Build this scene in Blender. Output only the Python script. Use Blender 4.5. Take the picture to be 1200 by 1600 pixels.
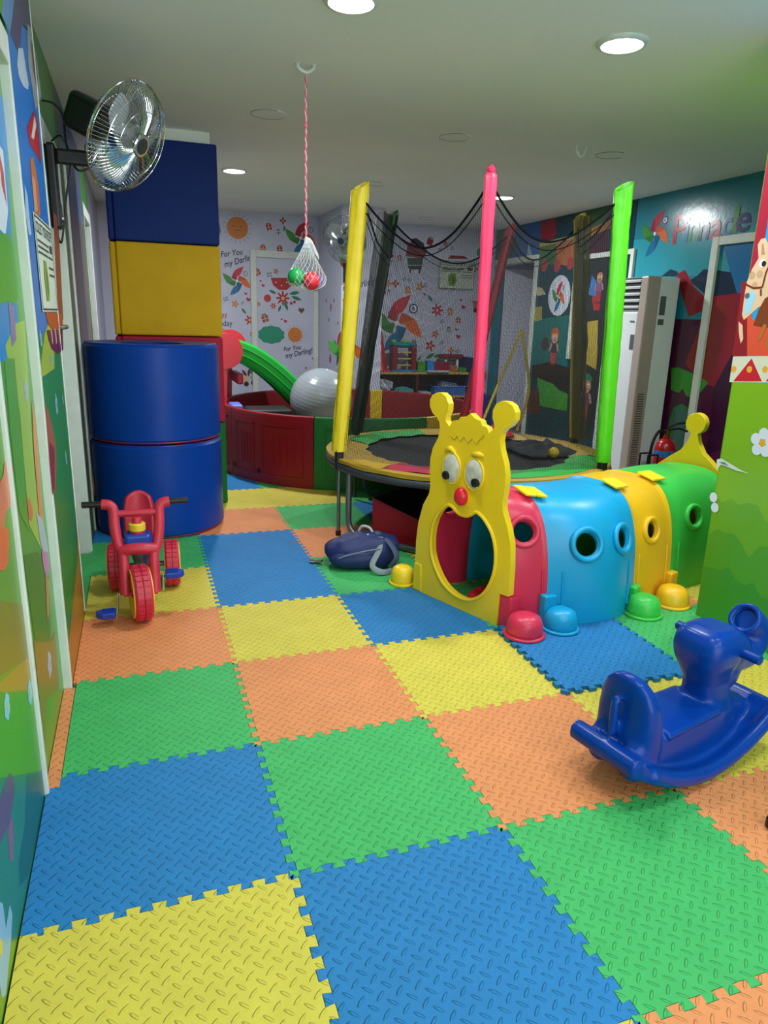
import bpy, bmesh, math, random
from mathutils import Vector, Matrix, Euler, noise
from mathutils.geometry import tessellate_polygon

for _o in list(bpy.data.objects):
    bpy.data.objects.remove(_o)
SC = bpy.context.scene
COL = SC.collection
PI = math.pi
R = math.radians
random.seed(7)

# ------------------------------------------------------------------ camera
cam_d = bpy.data.cameras.new('camera')
cam = bpy.data.objects.new('camera', cam_d)
COL.objects.link(cam)
SC.camera = cam
FPX = 1100.085
YAW, PIT, ROL = 0.334584, 0.268436, -0.028447
_f = Vector((math.sin(YAW) * math.cos(PIT), math.cos(YAW) * math.cos(PIT), -math.sin(PIT)))
_r0 = Vector((math.cos(YAW), -math.sin(YAW), 0))
_d0 = _f.cross(_r0)
_r = _r0 * math.cos(ROL) + _d0 * math.sin(ROL)
_d = -_r0 * math.sin(ROL) + _d0 * math.cos(ROL)
_m = Matrix((_r, -_d, -_f)).transposed().to_4x4()
_m.translation = Vector((-0.298, -1.482, 1.386))
cam.matrix_world = _m
cam_d.sensor_fit = 'HORIZONTAL'
cam_d.sensor_width = 36.0
cam_d.lens = 36.0 * FPX / 1200.0
cam_d.clip_start = 0.02
cam_d.clip_end = 60

# ------------------------------------------------------------------ world, exposure
w = bpy.data.worlds.new('world')
SC.world = w
w.use_nodes = True
w.node_tree.nodes['Background'].inputs[0].default_value = (0.86, 0.93, 1.0, 1)
w.node_tree.nodes['Background'].inputs[1].default_value = 2.0
SC.view_settings.view_transform = 'Standard'
SC.view_settings.look = 'None'
SC.view_settings.gamma = 1.0
SC.view_settings.use_curve_mapping = False
SC.view_settings.exposure = 0.95
CEIL = 2.55
LAMP_W = 10.0
# ceiling downlights: (x, y, lit)
LAMPS = [(0.548, 1.50, 1), (1.738, 1.45, 1), (0.553, 5.03, 1), (3.13, 5.126, 1),
         (0.53, 3.214, 0), (1.766, 3.233, 0), (2.97, 3.22, 0), (1.808, 5.078, 0), (3.064, 6.912, 0),
         (0.55, -0.3, 1), (1.74, -0.3, 1), (0.55, -2.0, 1), (1.74, -2.0, 1), (3.0, 1.52, 1)]  # last one added out of view to brighten air conditioner and right wall
for i, (x, y, lit) in enumerate(LAMPS):
    if lit:
        ld = bpy.data.lights.new('downlight_lamp', 'AREA')
        ld.shape = 'DISK'
        ld.size = 0.17
        ld.energy = LAMP_W * (.58 if y < 0 else (2.8 if y > 4 else 1.0))
        ld.color = (0.93, 0.98, 1.0)
        lo = bpy.data.objects.new('downlight_lamp', ld)
        COL.objects.link(lo)
        lo.location = (x, y, CEIL - 0.022)

# ------------------------------------------------------------------ materials
def lin(h):
    h = h.lstrip('#')
    out = []
    for k in (0, 2, 4):
        c = int(h[k:k + 2], 16) / 255
        out.append(c / 12.92 if c <= 0.04045 else ((c + 0.055) / 1.055) ** 2.4)
    return out + [1.0]

MATS = {}
def M(name, col, rough=0.45, metal=0.0, var=0.06, scale=6.0, bump=0.0, bscale=60.0, spec=0.5, coat=0.0):
    if name in MATS:
        return MATS[name]
    m = bpy.data.materials.new(name)
    m.use_nodes = True
    nt = m.node_tree
    b = nt.nodes['Principled BSDF']
    c = lin(col)
    tc = nt.nodes.new('ShaderNodeTexCoord')
    nz = nt.nodes.new('ShaderNodeTexNoise')
    nz.inputs['Scale'].default_value = scale
    nz.inputs['Detail'].default_value = 2
    nt.links.new(tc.outputs['Object'], nz.inputs['Vector'])
    rp = nt.nodes.new('ShaderNodeValToRGB')
    rp.color_ramp.elements[0].position = 0.3
    rp.color_ramp.elements[1].position = 0.7
    rp.color_ramp.elements[0].color = [x * (1 - var) for x in c[:3]] + [1]
    rp.color_ramp.elements[1].color = [min(1, x * (1 + var)) for x in c[:3]] + [1]
    nt.links.new(nz.outputs['Fac'], rp.inputs[0])
    nt.links.new(rp.outputs[0], b.inputs['Base Color'])
    b.inputs['Roughness'].default_value = rough
    b.inputs['Metallic'].default_value = metal
    b.inputs['Specular IOR Level'].default_value = spec
    b.inputs['Coat Weight'].default_value = coat
    b.inputs['Coat Roughness'].default_value = 0.15
    if bump:
        n2 = nt.nodes.new('ShaderNodeTexNoise')
        n2.inputs['Scale'].default_value = bscale
        n2.inputs['Detail'].default_value = 2
        nt.links.new(tc.outputs['Object'], n2.inputs['Vector'])
        bp = nt.nodes.new('ShaderNodeBump')
        bp.inputs['Strength'].default_value = min(1, bump)
        bp.inputs['Distance'].default_value = 0.01
        nt.links.new(n2.outputs['Fac'], bp.inputs['Height'])
        nt.links.new(bp.outputs[0], b.inputs['Normal'])
    MATS[name] = m
    return m

def emit(name, col, strength):
    m = bpy.data.materials.new(name)
    m.use_nodes = True
    nt = m.node_tree
    nt.nodes.remove(nt.nodes['Principled BSDF'])
    e = nt.nodes.new('ShaderNodeEmission')
    e.inputs[0].default_value = lin(col)
    e.inputs[1].default_value = strength
    nt.links.new(e.outputs[0], nt.nodes['Material Output'].inputs[0])
    MATS[name] = m
    return m

def math_node(nt, op, a, b=None, c=None):
    n = nt.nodes.new('ShaderNodeMath')
    n.operation = op
    for i, x in enumerate((a, b, c)):
        if x is None:
            continue
        if isinstance(x, (int, float)):
            n.inputs[i].default_value = x
        else:
            nt.links.new(x, n.inputs[i])
    return n.outputs[0]

def foam_mat(name, col, cell=0.0305):
    """EVA foam with a moulded tread of crossed lozenges."""
    m = M(name, col, rough=0.62, var=0.05, scale=9, spec=0.35)
    nt = m.node_tree
    b = nt.nodes['Principled BSDF']
    tc = nt.nodes.new('ShaderNodeTexCoord')
    sx = nt.nodes.new('ShaderNodeSeparateXYZ')
    nt.links.new(tc.outputs['Object'], sx.inputs[0])
    k = 0.70711 / cell
    # the lozenge lattice lies at 45 degrees to the mat, as on tread plate
    X = math_node(nt, 'MULTIPLY', math_node(nt, 'ADD', sx.outputs[0], sx.outputs[1]), k)
    Y = math_node(nt, 'MULTIPLY', math_node(nt, 'SUBTRACT', sx.outputs[1], sx.outputs[0]), k)
    fx = math_node(nt, 'FLOOR', X)
    fy = math_node(nt, 'FLOOR', Y)
    px = math_node(nt, 'SUBTRACT', math_node(nt, 'SUBTRACT', X, fx), 0.5)
    py = math_node(nt, 'SUBTRACT', math_node(nt, 'SUBTRACT', Y, fy), 0.5)
    par = math_node(nt, 'FLOORED_MODULO', math_node(nt, 'ADD', fx, fy), 2.0)
    inv = math_node(nt, 'SUBTRACT', 1.0, par)
    lu = math_node(nt, 'ADD', math_node(nt, 'MULTIPLY', px, par), math_node(nt, 'MULTIPLY', py, inv))
    lv = math_node(nt, 'ADD', math_node(nt, 'MULTIPLY', py, par), math_node(nt, 'MULTIPLY', px, inv))
    u = math_node(nt, 'MULTIPLY', lu, 1 / 0.49)
    v = math_node(nt, 'MULTIPLY', lv, 1 / 0.135)
    d2 = math_node(nt, 'ADD', math_node(nt, 'MULTIPLY', u, u), math_node(nt, 'MULTIPLY', v, v))
    mr = nt.nodes.new('ShaderNodeMapRange')
    mr.interpolation_type = 'SMOOTHSTEP'
    mr.inputs['From Min'].default_value = 0.25
    mr.inputs['From Max'].default_value = 1.15
    mr.inputs['To Min'].default_value = 1
    mr.inputs['To Max'].default_value = 0
    nt.links.new(d2, mr.inputs[0])
    n2 = nt.nodes.new('ShaderNodeTexNoise')
    n2.inputs['Scale'].default_value = 900
    nt.links.new(tc.outputs['Object'], n2.inputs['Vector'])
    h = math_node(nt, 'ADD', mr.outputs[0], math_node(nt, 'MULTIPLY', n2.outputs['Fac'], 0.12))
    bp = nt.nodes.new('ShaderNodeBump')
    bp.inputs['Strength'].default_value = 0.9
    bp.inputs['Distance'].default_value = 0.0042
    nt.links.new(h, bp.inputs['Height'])
    nt.links.new(bp.outputs[0], b.inputs['Normal'])
    return m

def net_mat(name, col, cells_u, cells_v, thread):
    """open mesh fabric: threads are solid, the holes between them let light through"""
    m = bpy.data.materials.new(name)
    m.use_nodes = True
    nt = m.node_tree
    b = nt.nodes['Principled BSDF']
    b.inputs['Base Color'].default_value = lin(col)
    b.inputs['Roughness'].default_value = 0.7
    uv = nt.nodes.new('ShaderNodeTexCoord')
    sx = nt.nodes.new('ShaderNodeSeparateXYZ')
    nt.links.new(uv.outputs['UV'], sx.inputs[0])
    def stripe(s, n):
        a = math_node(nt, 'FRACT', math_node(nt, 'MULTIPLY', s, n))
        return math_node(nt, 'LESS_THAN', a, thread)
    f = math_node(nt, 'MAXIMUM', stripe(sx.outputs[0], cells_u), stripe(sx.outputs[1], cells_v))
    tr = nt.nodes.new('ShaderNodeBsdfTransparent')
    mx = nt.nodes.new('ShaderNodeMixShader')
    nt.links.new(f, mx.inputs[0])
    nt.links.new(tr.outputs[0], mx.inputs[1])
    nt.links.new(b.outputs[0], mx.inputs[2])
    nt.links.new(mx.outputs[0], nt.nodes['Material Output'].inputs[0])
    MATS[name] = m
    return m

# ------------------------------------------------------------------ mesh helpers
class MB:
    def __init__(s):
        s.v, s.f, s.mi, s.uv = [], [], [], {}
        s.cur = 0
    def vert(s, p):
        s.v.append(Vector(p))
        return len(s.v) - 1
    def face(s, idx):
        s.f.append(list(idx))
        s.mi.append(s.cur)
    def box(s, c, d, mat=None):
        c = Vector(c)
        b = len(s.v)
        for z in (-1, 1):
            for y in (-1, 1):
                for x in (-1, 1):
                    p = Vector((x * d[0] / 2, y * d[1] / 2, z * d[2] / 2))
                    if mat is not None:
                        p = mat @ p
                    s.v.append(c + p)
        for q in ((0, 2, 3, 1), (4, 5, 7, 6), (0, 1, 5, 4), (2, 6, 7, 3), (0, 4, 6, 2), (1, 3, 7, 5)):
            s.face([b + i for i in q])
        return s
    def box2(s, lo, hi):
        return s.box([(a + b) / 2 for a, b in zip(lo, hi)], [b - a for a, b in zip(lo, hi)])
    def tube(s, pts, r, seg=10, closed=False, caps=True, sq=None):
        """sq: (a, b) multiplies the radius along the two ring axes"""
        pts = [Vector(p) for p in pts]
        n = len(pts)
        rs = r if isinstance(r, (list, tuple)) else [r] * n
        tang = []
        for i in range(n):
            if closed:
                t = pts[(i + 1) % n] - pts[i - 1]
            else:
                t = pts[min(i + 1, n - 1)] - pts[max(i - 1, 0)]
            tang.append(t.normalized() if t.length > 1e-9 else Vector((0, 0, 1)))
        up = Vector((0, 0, 1)) if abs(tang[0].z) < 0.9 else Vector((1, 0, 0))
        u = tang[0].cross(up).normalized()
        b = len(s.v)
        for i in range(n):
            if i:
                u = (u - tang[i] * u.dot(tang[i]))
                u = u.normalized() if u.length > 1e-6 else tang[i].orthogonal().normalized()
            w_ = tang[i].cross(u)
            for k in range(seg):
                a = 2 * PI * k / seg
                qa, qb = sq if sq else (1, 1)
                s.v.append(pts[i] + (u * math.cos(a) * qa + w_ * math.sin(a) * qb) * rs[i])
        m = n if closed else n - 1
        for i in range(m):
            for k in range(seg):
                a0 = b + i * seg + k
                a1 = b + i * seg + (k + 1) % seg
                c0 = b + ((i + 1) % n) * seg + k
                c1 = b + ((i + 1) % n) * seg + (k + 1) % seg
                s.face((a0, a1, c1, c0))
        if caps and not closed:
            s.face([b + k for k in range(seg)][::-1])
            s.face([b + (n - 1) * seg + k for k in range(seg)])
        return s
    def lathe(s, prof, seg=32, mat=None, caps=True):
        """prof: list of (radius, z)"""
        mat = mat or Matrix.Identity(4)
        b = len(s.v)
        for (r, z) in prof:
            for k in range(seg):
                a = 2 * PI * k / seg
                s.v.append(mat @ Vector((r * math.cos(a), r * math.sin(a), z)))
        for i in range(len(prof) - 1):
            for k in range(seg):
                s.face((b + i * seg + k, b + i * seg + (k + 1) % seg, b + (i + 1) * seg + (k + 1) % seg, b + (i + 1) * seg + k))
        if caps:
            if prof[0][0] > 1e-6:
                s.face([b + k for k in range(seg)][::-1])
            if prof[-1][0] > 1e-6:
                s.face([b + (len(prof) - 1) * seg + k for k in range(seg)])
        return s
    def sphere(s, c, r, seg=20, rings=12, mat=None):
        if not isinstance(r, (list, tuple)):
            r = (r, r, r)
        mm = Matrix.Translation(Vector(c)) @ (mat.to_4x4() if mat is not None else Matrix.Identity(4)) @ Matrix.Diagonal((r[0], r[1], r[2], 1))
        prof = [(max(1e-4, math.sin(PI * i / rings)), -math.cos(PI * i / rings)) for i in range(rings + 1)]
        return s.lathe(prof, seg, mm, caps=True)
    def grid(s, fn, nu, nv, cu=False, cv=False, uv=False):
        """fn(i/nu, j/nv) -> point"""
        b = len(s.v)
        mu = nu if cu else nu + 1
        mv = nv if cv else nv + 1
        for j in range(mv):
            for i in range(mu):
                s.v.append(Vector(fn(i / nu, j / nv)))
                if uv:
                    s.uv[len(s.v) - 1] = (i / nu, j / nv)
        for j in range(nv):
            for i in range(nu):
                i2 = (i + 1) % mu
                j2 = (j + 1) % mv
                s.face((b + j * mu + i, b + j * mu + i2, b + j2 * mu + i2, b + j2 * mu + i))
        return s
    def prism(s, poly, fr, h0, h1, holes=()):
        """extrude a 2-D polygon; fr(u, v, h) -> point"""
        loops = [list(poly)] + [list(h) for h in holes]
        tri = tessellate_polygon([[Vector((p[0], p[1], 0)) for p in l] for l in loops])
        flat = [p for l in loops for p in l]
        b = len(s.v)
        n = len(flat)
        for h in (h0, h1):
            for p in flat:
                s.v.append(Vector(fr(p[0], p[1], h)))
        for t in tri:
            s.face([b + n + i for i in t])
            s.face([b + i for i in reversed(t)])
        k = 0
        for l in loops:
            m = len(l)
            for i in range(m):
                a, c = k + i, k + (i + 1) % m
                s.face((b + a, b + c, b + n + c, b + n + a))
            k += m
        return s
    def build(s, name, mats, parent=None, smooth=True, angle=40, bevel=0.0, bseg=2, subsurf=0, fix=True):
        if not isinstance(mats, (list, tuple)):
            mats = [mats]
        me = bpy.data.meshes.new(name)
        off = BASE.get(parent.name) if parent is not None else None
        vs = [v - off for v in s.v] if off is not None else s.v
        me.from_pydata([tuple(v) for v in vs], [], s.f)
        for m in mats:
            me.materials.append(m)
        me.polygons.foreach_set('material_index', s.mi)
        if s.uv:
            ul = me.uv_layers.new(name='UVMap')
            for l in me.loops:
                ul.data[l.index].uv = s.uv.get(l.vertex_index, (0, 0))
        if fix:
            bm = bmesh.new()
            bm.from_mesh(me)
            bmesh.ops.recalc_face_normals(bm, faces=bm.faces)
            bm.to_mesh(me)
            bm.free()
        me.polygons.foreach_set('use_smooth', [smooth] * len(me.polygons))
        if smooth:
            me.set_sharp_from_angle(angle=R(angle))
        me.update()
        o = bpy.data.objects.new(name, me)
        COL.objects.link(o)
        if parent is not None:
            o.parent = parent
            if off is not None:
                BASE[o.name] = off
        if bevel:
            bv = o.modifiers.new('bevel', 'BEVEL')
            bv.width = bevel
            bv.segments = bseg
            bv.limit_method = 'ANGLE'
            bv.angle_limit = R(35)
            bv.harden_normals = False
        if name in ('grille_wires', 'net_cords', 'tassel', 'tread', 'grip_rib', 'intake_grille', 'moulded_rib', 'pedal_rib', 'fork_ring'):
            o['kind'] = 'stuff'
        if subsurf:
            ss = o.modifiers.new('subsurf', 'SUBSURF')
            ss.levels = ss.render_levels = subsurf
        return o

BASE = {}
def tag(o, label, cat, group=None):
    o['label'] = label
    o['category'] = cat
    if group:
        o['group'] = group
    return o

def thing(name, label, cat, loc=(0, 0, 0), rotz=0.0, group=None, world=False):
    o = bpy.data.objects.new(name, None)
    o.empty_display_size = 0.05
    COL.objects.link(o)
    o.location = loc
    o.rotation_euler = (0, 0, rotz)
    if world:
        BASE[o.name] = Vector(loc)
    return tag(o, label, cat, group)

def structure(o):
    o['kind'] = 'structure'
    return o

def arc(c, r, a0, a1, n, z=0.0):
    return [Vector((c[0] + r * math.cos(a0 + (a1 - a0) * i / n), c[1] + r * math.sin(a0 + (a1 - a0) * i / n), z)) for i in range(n + 1)]

def smooth_path(pts, n=8, closed=False):
    """Catmull-Rom through the points"""
    pts = [Vector(p) for p in pts]
    out = []
    N = len(pts)
    rng = range(N) if closed else range(N - 1)
    for i in rng:
        if closed:
            p0, p1, p2, p3 = pts[i - 1], pts[i], pts[(i + 1) % N], pts[(i + 2) % N]
        else:
            p0, p1, p2, p3 = pts[max(i - 1, 0)], pts[i], pts[i + 1], pts[min(i + 2, N - 1)]
        for k in range(n):
            t = k / n
            out.append(0.5 * ((2 * p1) + (-p0 + p2) * t + (2 * p0 - 5 * p1 + 4 * p2 - p3) * t * t + (-p0 + 3 * p1 - 3 * p2 + p3) * t ** 3))
    if not closed:
        out.append(pts[-1])
    return out

def remesh_build(mb, name, mats, parent, voxel=0.008, smooth=6, decimate=0):
    """fuse overlapping solids into one continuous moulded surface"""
    o = mb.build(name, mats, parent)
    rm = o.modifiers.new('fuse', 'REMESH')
    rm.mode = 'VOXEL'
    rm.voxel_size = voxel
    rm.use_smooth_shade = True
    sm = o.modifiers.new('smooth', 'SMOOTH')
    sm.iterations = smooth
    sm.factor = 0.5
    dg = bpy.context.evaluated_depsgraph_get()
    dg.update()
    me = bpy.data.meshes.new_from_object(o.evaluated_get(dg))
    o.modifiers.clear()
    old = o.data
    o.data = me
    bpy.data.meshes.remove(old)
    me.name = name
    me.polygons.foreach_set('use_smooth', [True] * len(me.polygons))
    return o

_TXT = {}
def text_shape(st, shear=0.0):
    """2-D triangulated outline of a word, cap height about 0.7, starting at x = 0"""
    if (st, shear) in _TXT:
        return _TXT[(st, shear)]
    cu = bpy.data.curves.new('lettering', 'FONT')
    cu.body = st
    cu.shear = shear
    cu.resolution_u = 3
    cu.offset = 0.012
    ob = bpy.data.objects.new('lettering', cu)
    COL.objects.link(ob)
    dg = bpy.context.evaluated_depsgraph_get()
    dg.update()
    me = bpy.data.meshes.new_from_object(ob.evaluated_get(dg))
    vs = [(v.co.x, v.co.y) for v in me.vertices]
    fs = [list(p.vertices) for p in me.polygons]
    bpy.data.objects.remove(ob)
    bpy.data.curves.remove(cu)
    bpy.data.meshes.remove(me)
    _TXT[(st, shear)] = (vs, fs)
    return vs, fs

class Print:
    """flat print on a wall: filled 2-D shapes in the wall's own (u, v) metres"""
    def __init__(s, fr, step=0.0001, rough=0.38):
        s.fr, s.step, s.rough = fr, step, rough
        s.mb = MB()
        s.cols = []
        s.lay = 0
        s.base = None
    def mark(s):
        s.base = s.lay
        return s
    def top(s):
        if s.base is not None:
            s.lay = s.base
    def _c(s, col):
        if col not in s.cols:
            s.cols.append(col)
        s.mb.cur = s.cols.index(col)
    def poly(s, pts, col):
        s._c(col)
        s.lay += 1
        h = 0.0006 + s.step * s.lay
        b = len(s.mb.v)
        for p in pts:
            s.mb.v.append(Vector(s.fr(p[0], p[1], h)))
        for t in tessellate_polygon([[Vector((p[0], p[1], 0)) for p in pts]]):
            s.mb.face([b + i for i in t])
        return s
    def disc(s, c, r, col, n=20, ry=None, rot=0.0, a0=0, a1=2 * PI):
        ry = ry or r
        cr, sr = math.cos(rot), math.sin(rot)
        pts = []
        full = abs(a1 - a0 - 2 * PI) < 1e-6
        for k in range(n if full else n + 1):
            a = a0 + (a1 - a0) * k / n
            x, y = r * math.cos(a), ry * math.sin(a)
            pts.append((c[0] + x * cr - y * sr, c[1] + x * sr + y * cr))
        return s.poly(pts, col)
    def line(s, a, b, wd, col):
        dx, dy = b[0] - a[0], b[1] - a[1]
        l = math.hypot(dx, dy) or 1
        nx, ny = -dy / l * wd / 2, dx / l * wd / 2
        return s.poly([(a[0] + nx, a[1] + ny), (b[0] + nx, b[1] + ny), (b[0] - nx, b[1] - ny), (a[0] - nx, a[1] - ny)], col)
    def text(s, st, pos, size, col, rot=0.0, shear=0.0, sx=1.0, fit=None, bold=0.0):
        vs, fs = text_shape(st, shear)
        if fit:
            x0, x1 = min(v[0] for v in vs), max(v[0] for v in vs)
            y0, y1 = min(v[1] for v in vs), max(v[1] for v in vs)
            size = fit[1] / (y1 - y0)
            sx = math.copysign(fit[0] / (x1 - x0) / size, sx)
            vs = [(v[0] - x0, v[1] - y0) for v in vs]
        s._c(col)
        s.lay += 1
        h = 0.0006 + s.step * s.lay
        b = len(s.mb.v)
        cr, sr = math.cos(rot), math.sin(rot)
        for x, y in vs:
            x, y = x * size * sx, y * size
            s.mb.v.append(Vector(s.fr(pos[0] + x * cr - y * sr, pos[1] + x * sr + y * cr, h)))
        for f in fs:
            s.mb.face([b + i for i in f])
        return s
    # motifs
    def pinwheel(s, c, k, reg=True, sq=1.0):
        s.top()
        bl = [(-.37, .165), (-.30, .40), (-.13, .71), (.15, .88), (.5, 1.0), (.40, .70), (.26, .45), (.04, .3), (0, .05)]
        for i, col in enumerate(('#c8283c', '#e0682c', '#1f6f9f', '#3f8f35')):
            a = -PI / 2 * i
            s.poly([(c[0] + k * sq * (x * math.cos(a) - y * math.sin(a)), c[1] + k * (x * math.sin(a) + y * math.cos(a))) for x, y in bl], col)
            dk = ('#a01c38', '#c8501f', '#175a85', '#2f7428')[i]
            s.poly([(c[0] + k * sq * (x * math.cos(a) - y * math.sin(a)), c[1] + k * (x * math.sin(a) + y * math.cos(a))) for x, y in [(-.37, .165), (-.30, .40), (-.13, .71), (0, .05)]], dk)
        s.disc(c, .09 * k * sq, '#e8e8ee', 12, .09 * k)
        if reg:
            q = (c[0] + .62 * k * sq, c[1] + .52 * k)
            s.disc(q, .17 * k * sq, '#22264a', 16, .17 * k)
            s.disc(q, .13 * k * sq, '#dcdce8', 16, .13 * k)
            s.text('R', (q[0] - .065 * k * sq, q[1] - .075 * k), .21 * k, '#22264a', sx=sq)
    def heart(s, c, k, col='#b01c44', rot=-0.3):
        s.top()
        pts = []
        for i in range(18):
            t = 2 * PI * i / 18
            x = 16 * math.sin(t) ** 3 / 17
            y = (13 * math.cos(t) - 5 * math.cos(2 * t) - 2 * math.cos(3 * t) - math.cos(4 * t)) / 17
            pts.append((c[0] + k * (x * math.cos(rot) - y * math.sin(rot)), c[1] + k * (x * math.sin(rot) + y * math.cos(rot))))
        s.poly(pts, col)
    def flower(s, c, k, col, n=6, mid='#e0b060'):
        s.top()
        pts = []
        for i in range(n * 6):
            a = 2 * PI * i / (n * 6)
            r = k * (0.68 + 0.32 * math.cos(n * a))
            pts.append((c[0] + r * math.cos(a), c[1] + r * math.sin(a)))
        s.poly(pts, col)
        s.disc(c, k * .25, mid, 10)
    def gift(s, c, k, col='#d07830', rib='#e8d0a0', rot=0.1):
        s.top()
        def q(x, y):
            return (c[0] + k * (x * math.cos(rot) - y * math.sin(rot)), c[1] + k * (x * math.sin(rot) + y * math.cos(rot)))
        s.poly([q(-.7, -.9), q(.7, -.9), q(.8, .5), q(-.8, .5)], col)
        s.poly([q(-.12, -.9), q(.12, -.9), q(.12, .5), q(-.12, .5)], rib)
        s.poly([q(-.78, -.25), q(.78, -.25), q(.78, -.05), q(-.78, -.05)], rib)
        s.disc(q(-.28, .75), k * .3, '#8a4a30', 10, k * .2, 0.6)
        s.disc(q(.28, .75), k * .3, '#8a4a30', 10, k * .2, -0.6)
    def leaf(s, c, k, rot, col='#1f7a55'):
        pts = []
        for i in range(14):
            t = i / 13
            pts.append((t * 2 - 1, .32 * math.sin(PI * t)))
        for i in range(1, 13):
            t = 1 - i / 13
            pts.append((t * 2 - 1, -.32 * math.sin(PI * t)))
        s.poly([(c[0] + k * (x * math.cos(rot) - y * math.sin(rot)), c[1] + k * (x * math.sin(rot) + y * math.cos(rot))) for x, y in pts], col)
    def sun(s, c, k, col='#d27a2c', ray='#7a5a48'):
        s.top()
        for i in range(18):
            a = 2 * PI * i / 18
            s.line((c[0] + 1.12 * k * math.cos(a), c[1] + 1.12 * k * math.sin(a)), (c[0] + 1.38 * k * math.cos(a), c[1] + 1.38 * k * math.sin(a)), k * .035, ray)
        s.disc(c, k, col, 28)
        for d in (-.35, .35):
            s.disc((c[0] + d * k, c[1] + .15 * k), k * .06, '#5a3018', 8)
        for i in range(6):
            a0 = PI * (1.25 + .5 * i / 6)
            a1 = PI * (1.25 + .5 * (i + 1) / 6)
            s.line((c[0] + .3 * k * math.cos(a0), c[1] + .05 * k + .3 * k * math.sin(a0)), (c[0] + .3 * k * math.cos(a1), c[1] + .05 * k + .3 * k * math.sin(a1)), k * .05, '#5a3018')
    def cloud(s, c, k, col='#22906f'):
        s.top()
        pts = []
        for i in range(60):
            a = 2 * PI * i / 60
            r = 1 + .10 * abs(math.sin(a * 5))
            pts.append((c[0] + k * r * math.cos(a), c[1] + k * .66 * r * math.sin(a)))
        s.poly(pts, col)
    def daisy(s, c, k, n=5, col='#dfe6f4', mid='#e8b028', sq=1.0, rot=0.3):
        s.top()
        for i in range(n):
            a = rot + 2 * PI * i / n
            s.disc((c[0] + .62 * k * sq * math.cos(a), c[1] + .62 * k * math.sin(a)), .42 * k * sq, col, 12, .40 * k)
        s.disc(c, .26 * k * sq, mid, 10, .26 * k)
    def sprig(s, c, k, rot=0.5, col='#274a4a', n=4):
        s.top()
        for i in range(n):
            t = i / n
            p = (c[0] + k * (t - .4) * math.cos(rot), c[1] + k * (t - .4) * math.sin(rot))
            s.leaf((p[0] - .22 * k * math.sin(rot), p[1] + .22 * k * math.cos(rot)), k * .22, rot + 1.0, col)
            s.leaf((p[0] + .22 * k * math.sin(rot), p[1] - .22 * k * math.cos(rot)), k * .22, rot - 1.0, col)
    def child(s, c, k, hair='#4a2a20', skin='#c98a64', shirt='#8a5aa0', legs='#b8504a', hat=None, sq=1.0):
        """simple painted child, k = head radius"""
        s.top()
        def q(x, y):
            return (c[0] + k * sq * x, c[1] + k * y)
        s.poly([q(-.55, -.8), q(.55, -.8), q(.8, -2.3), q(-.8, -2.3)], shirt)
        s.poly([q(-.9, -.95), q(-.5, -.9), q(-.9, -2.1), q(-1.3, -2.0)], skin)
        s.poly([q(.5, -.9), q(.9, -.95), q(1.3, -2.0), q(.95, -2.15)], skin)
        s.poly([q(-.75, -2.3), q(-.05, -2.3), q(-.1, -4.0), q(-.6, -4.0)], legs)
        s.poly([q(.05, -2.3), q(.75, -2.3), q(.6, -4.0), q(.1, -4.0)], legs)
        s.disc(q(-.4, -4.05), .35 * k * sq, '#5a2a20', 10, .2 * k)
        s.disc(q(.4, -4.05), .35 * k * sq, '#5a2a20', 10, .2 * k)
        s.disc(q(0, .18), 1.05 * k * sq, hair, 20, 1.0 * k)
        s.disc(q(0, -.1), .86 * k * sq, skin, 20, .85 * k)
        for d in (-.32, .32):
            s.disc(q(d, -.02), .2 * k * sq, '#f0f0ee', 10, .24 * k)
            s.disc(q(d, -.06), .1 * k * sq, '#2a1a18', 8, .13 * k)
        s.disc(q(0, -.48), .26 * k * sq, '#a03a38', 10, .1 * k)
        if hat:
            s.disc(q(0, .55), 1.0 * k * sq, hat, 16, .75 * k, 0, 0, PI)
            s.poly([q(-1.15, .5), q(1.15, .5), q(1.05, .68), q(-1.05, .68)], hat)
    def build(s, name, parent):
        mats = [M('print_' + c.lstrip('#') + ('_g' if s.rough < .3 else ''), c, rough=s.rough, var=0.04, scale=3) for c in s.cols]
        o = s.mb.build(name, mats, parent, smooth=False, fix=False)
        return o

# ------------------------------------------------------------------ the room shell
XL, XR, YB, XP, YP = -0.64, 4.30, 7.50, 2.264, 1.094
YF = -3.0
paint_white = M('painted_white_trim', '#d6dad2', rough=0.45, var=0.05, scale=12)
ceil_m = M('ceiling_paint', '#efefe8', rough=0.8, var=0.03, scale=1.2)
m = MB().box2((-1.0, YF, -0.10), (XR + .1, YB + .1, -0.015))
structure(m.build('floor', M('concrete_floor', '#6a6a68', rough=0.8), smooth=False))
m = MB().box2((-1.0, YF, CEIL), (XR + .1, YB + .1, CEIL + .1))
structure(m.build('ceiling', ceil_m, smooth=False))
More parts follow.
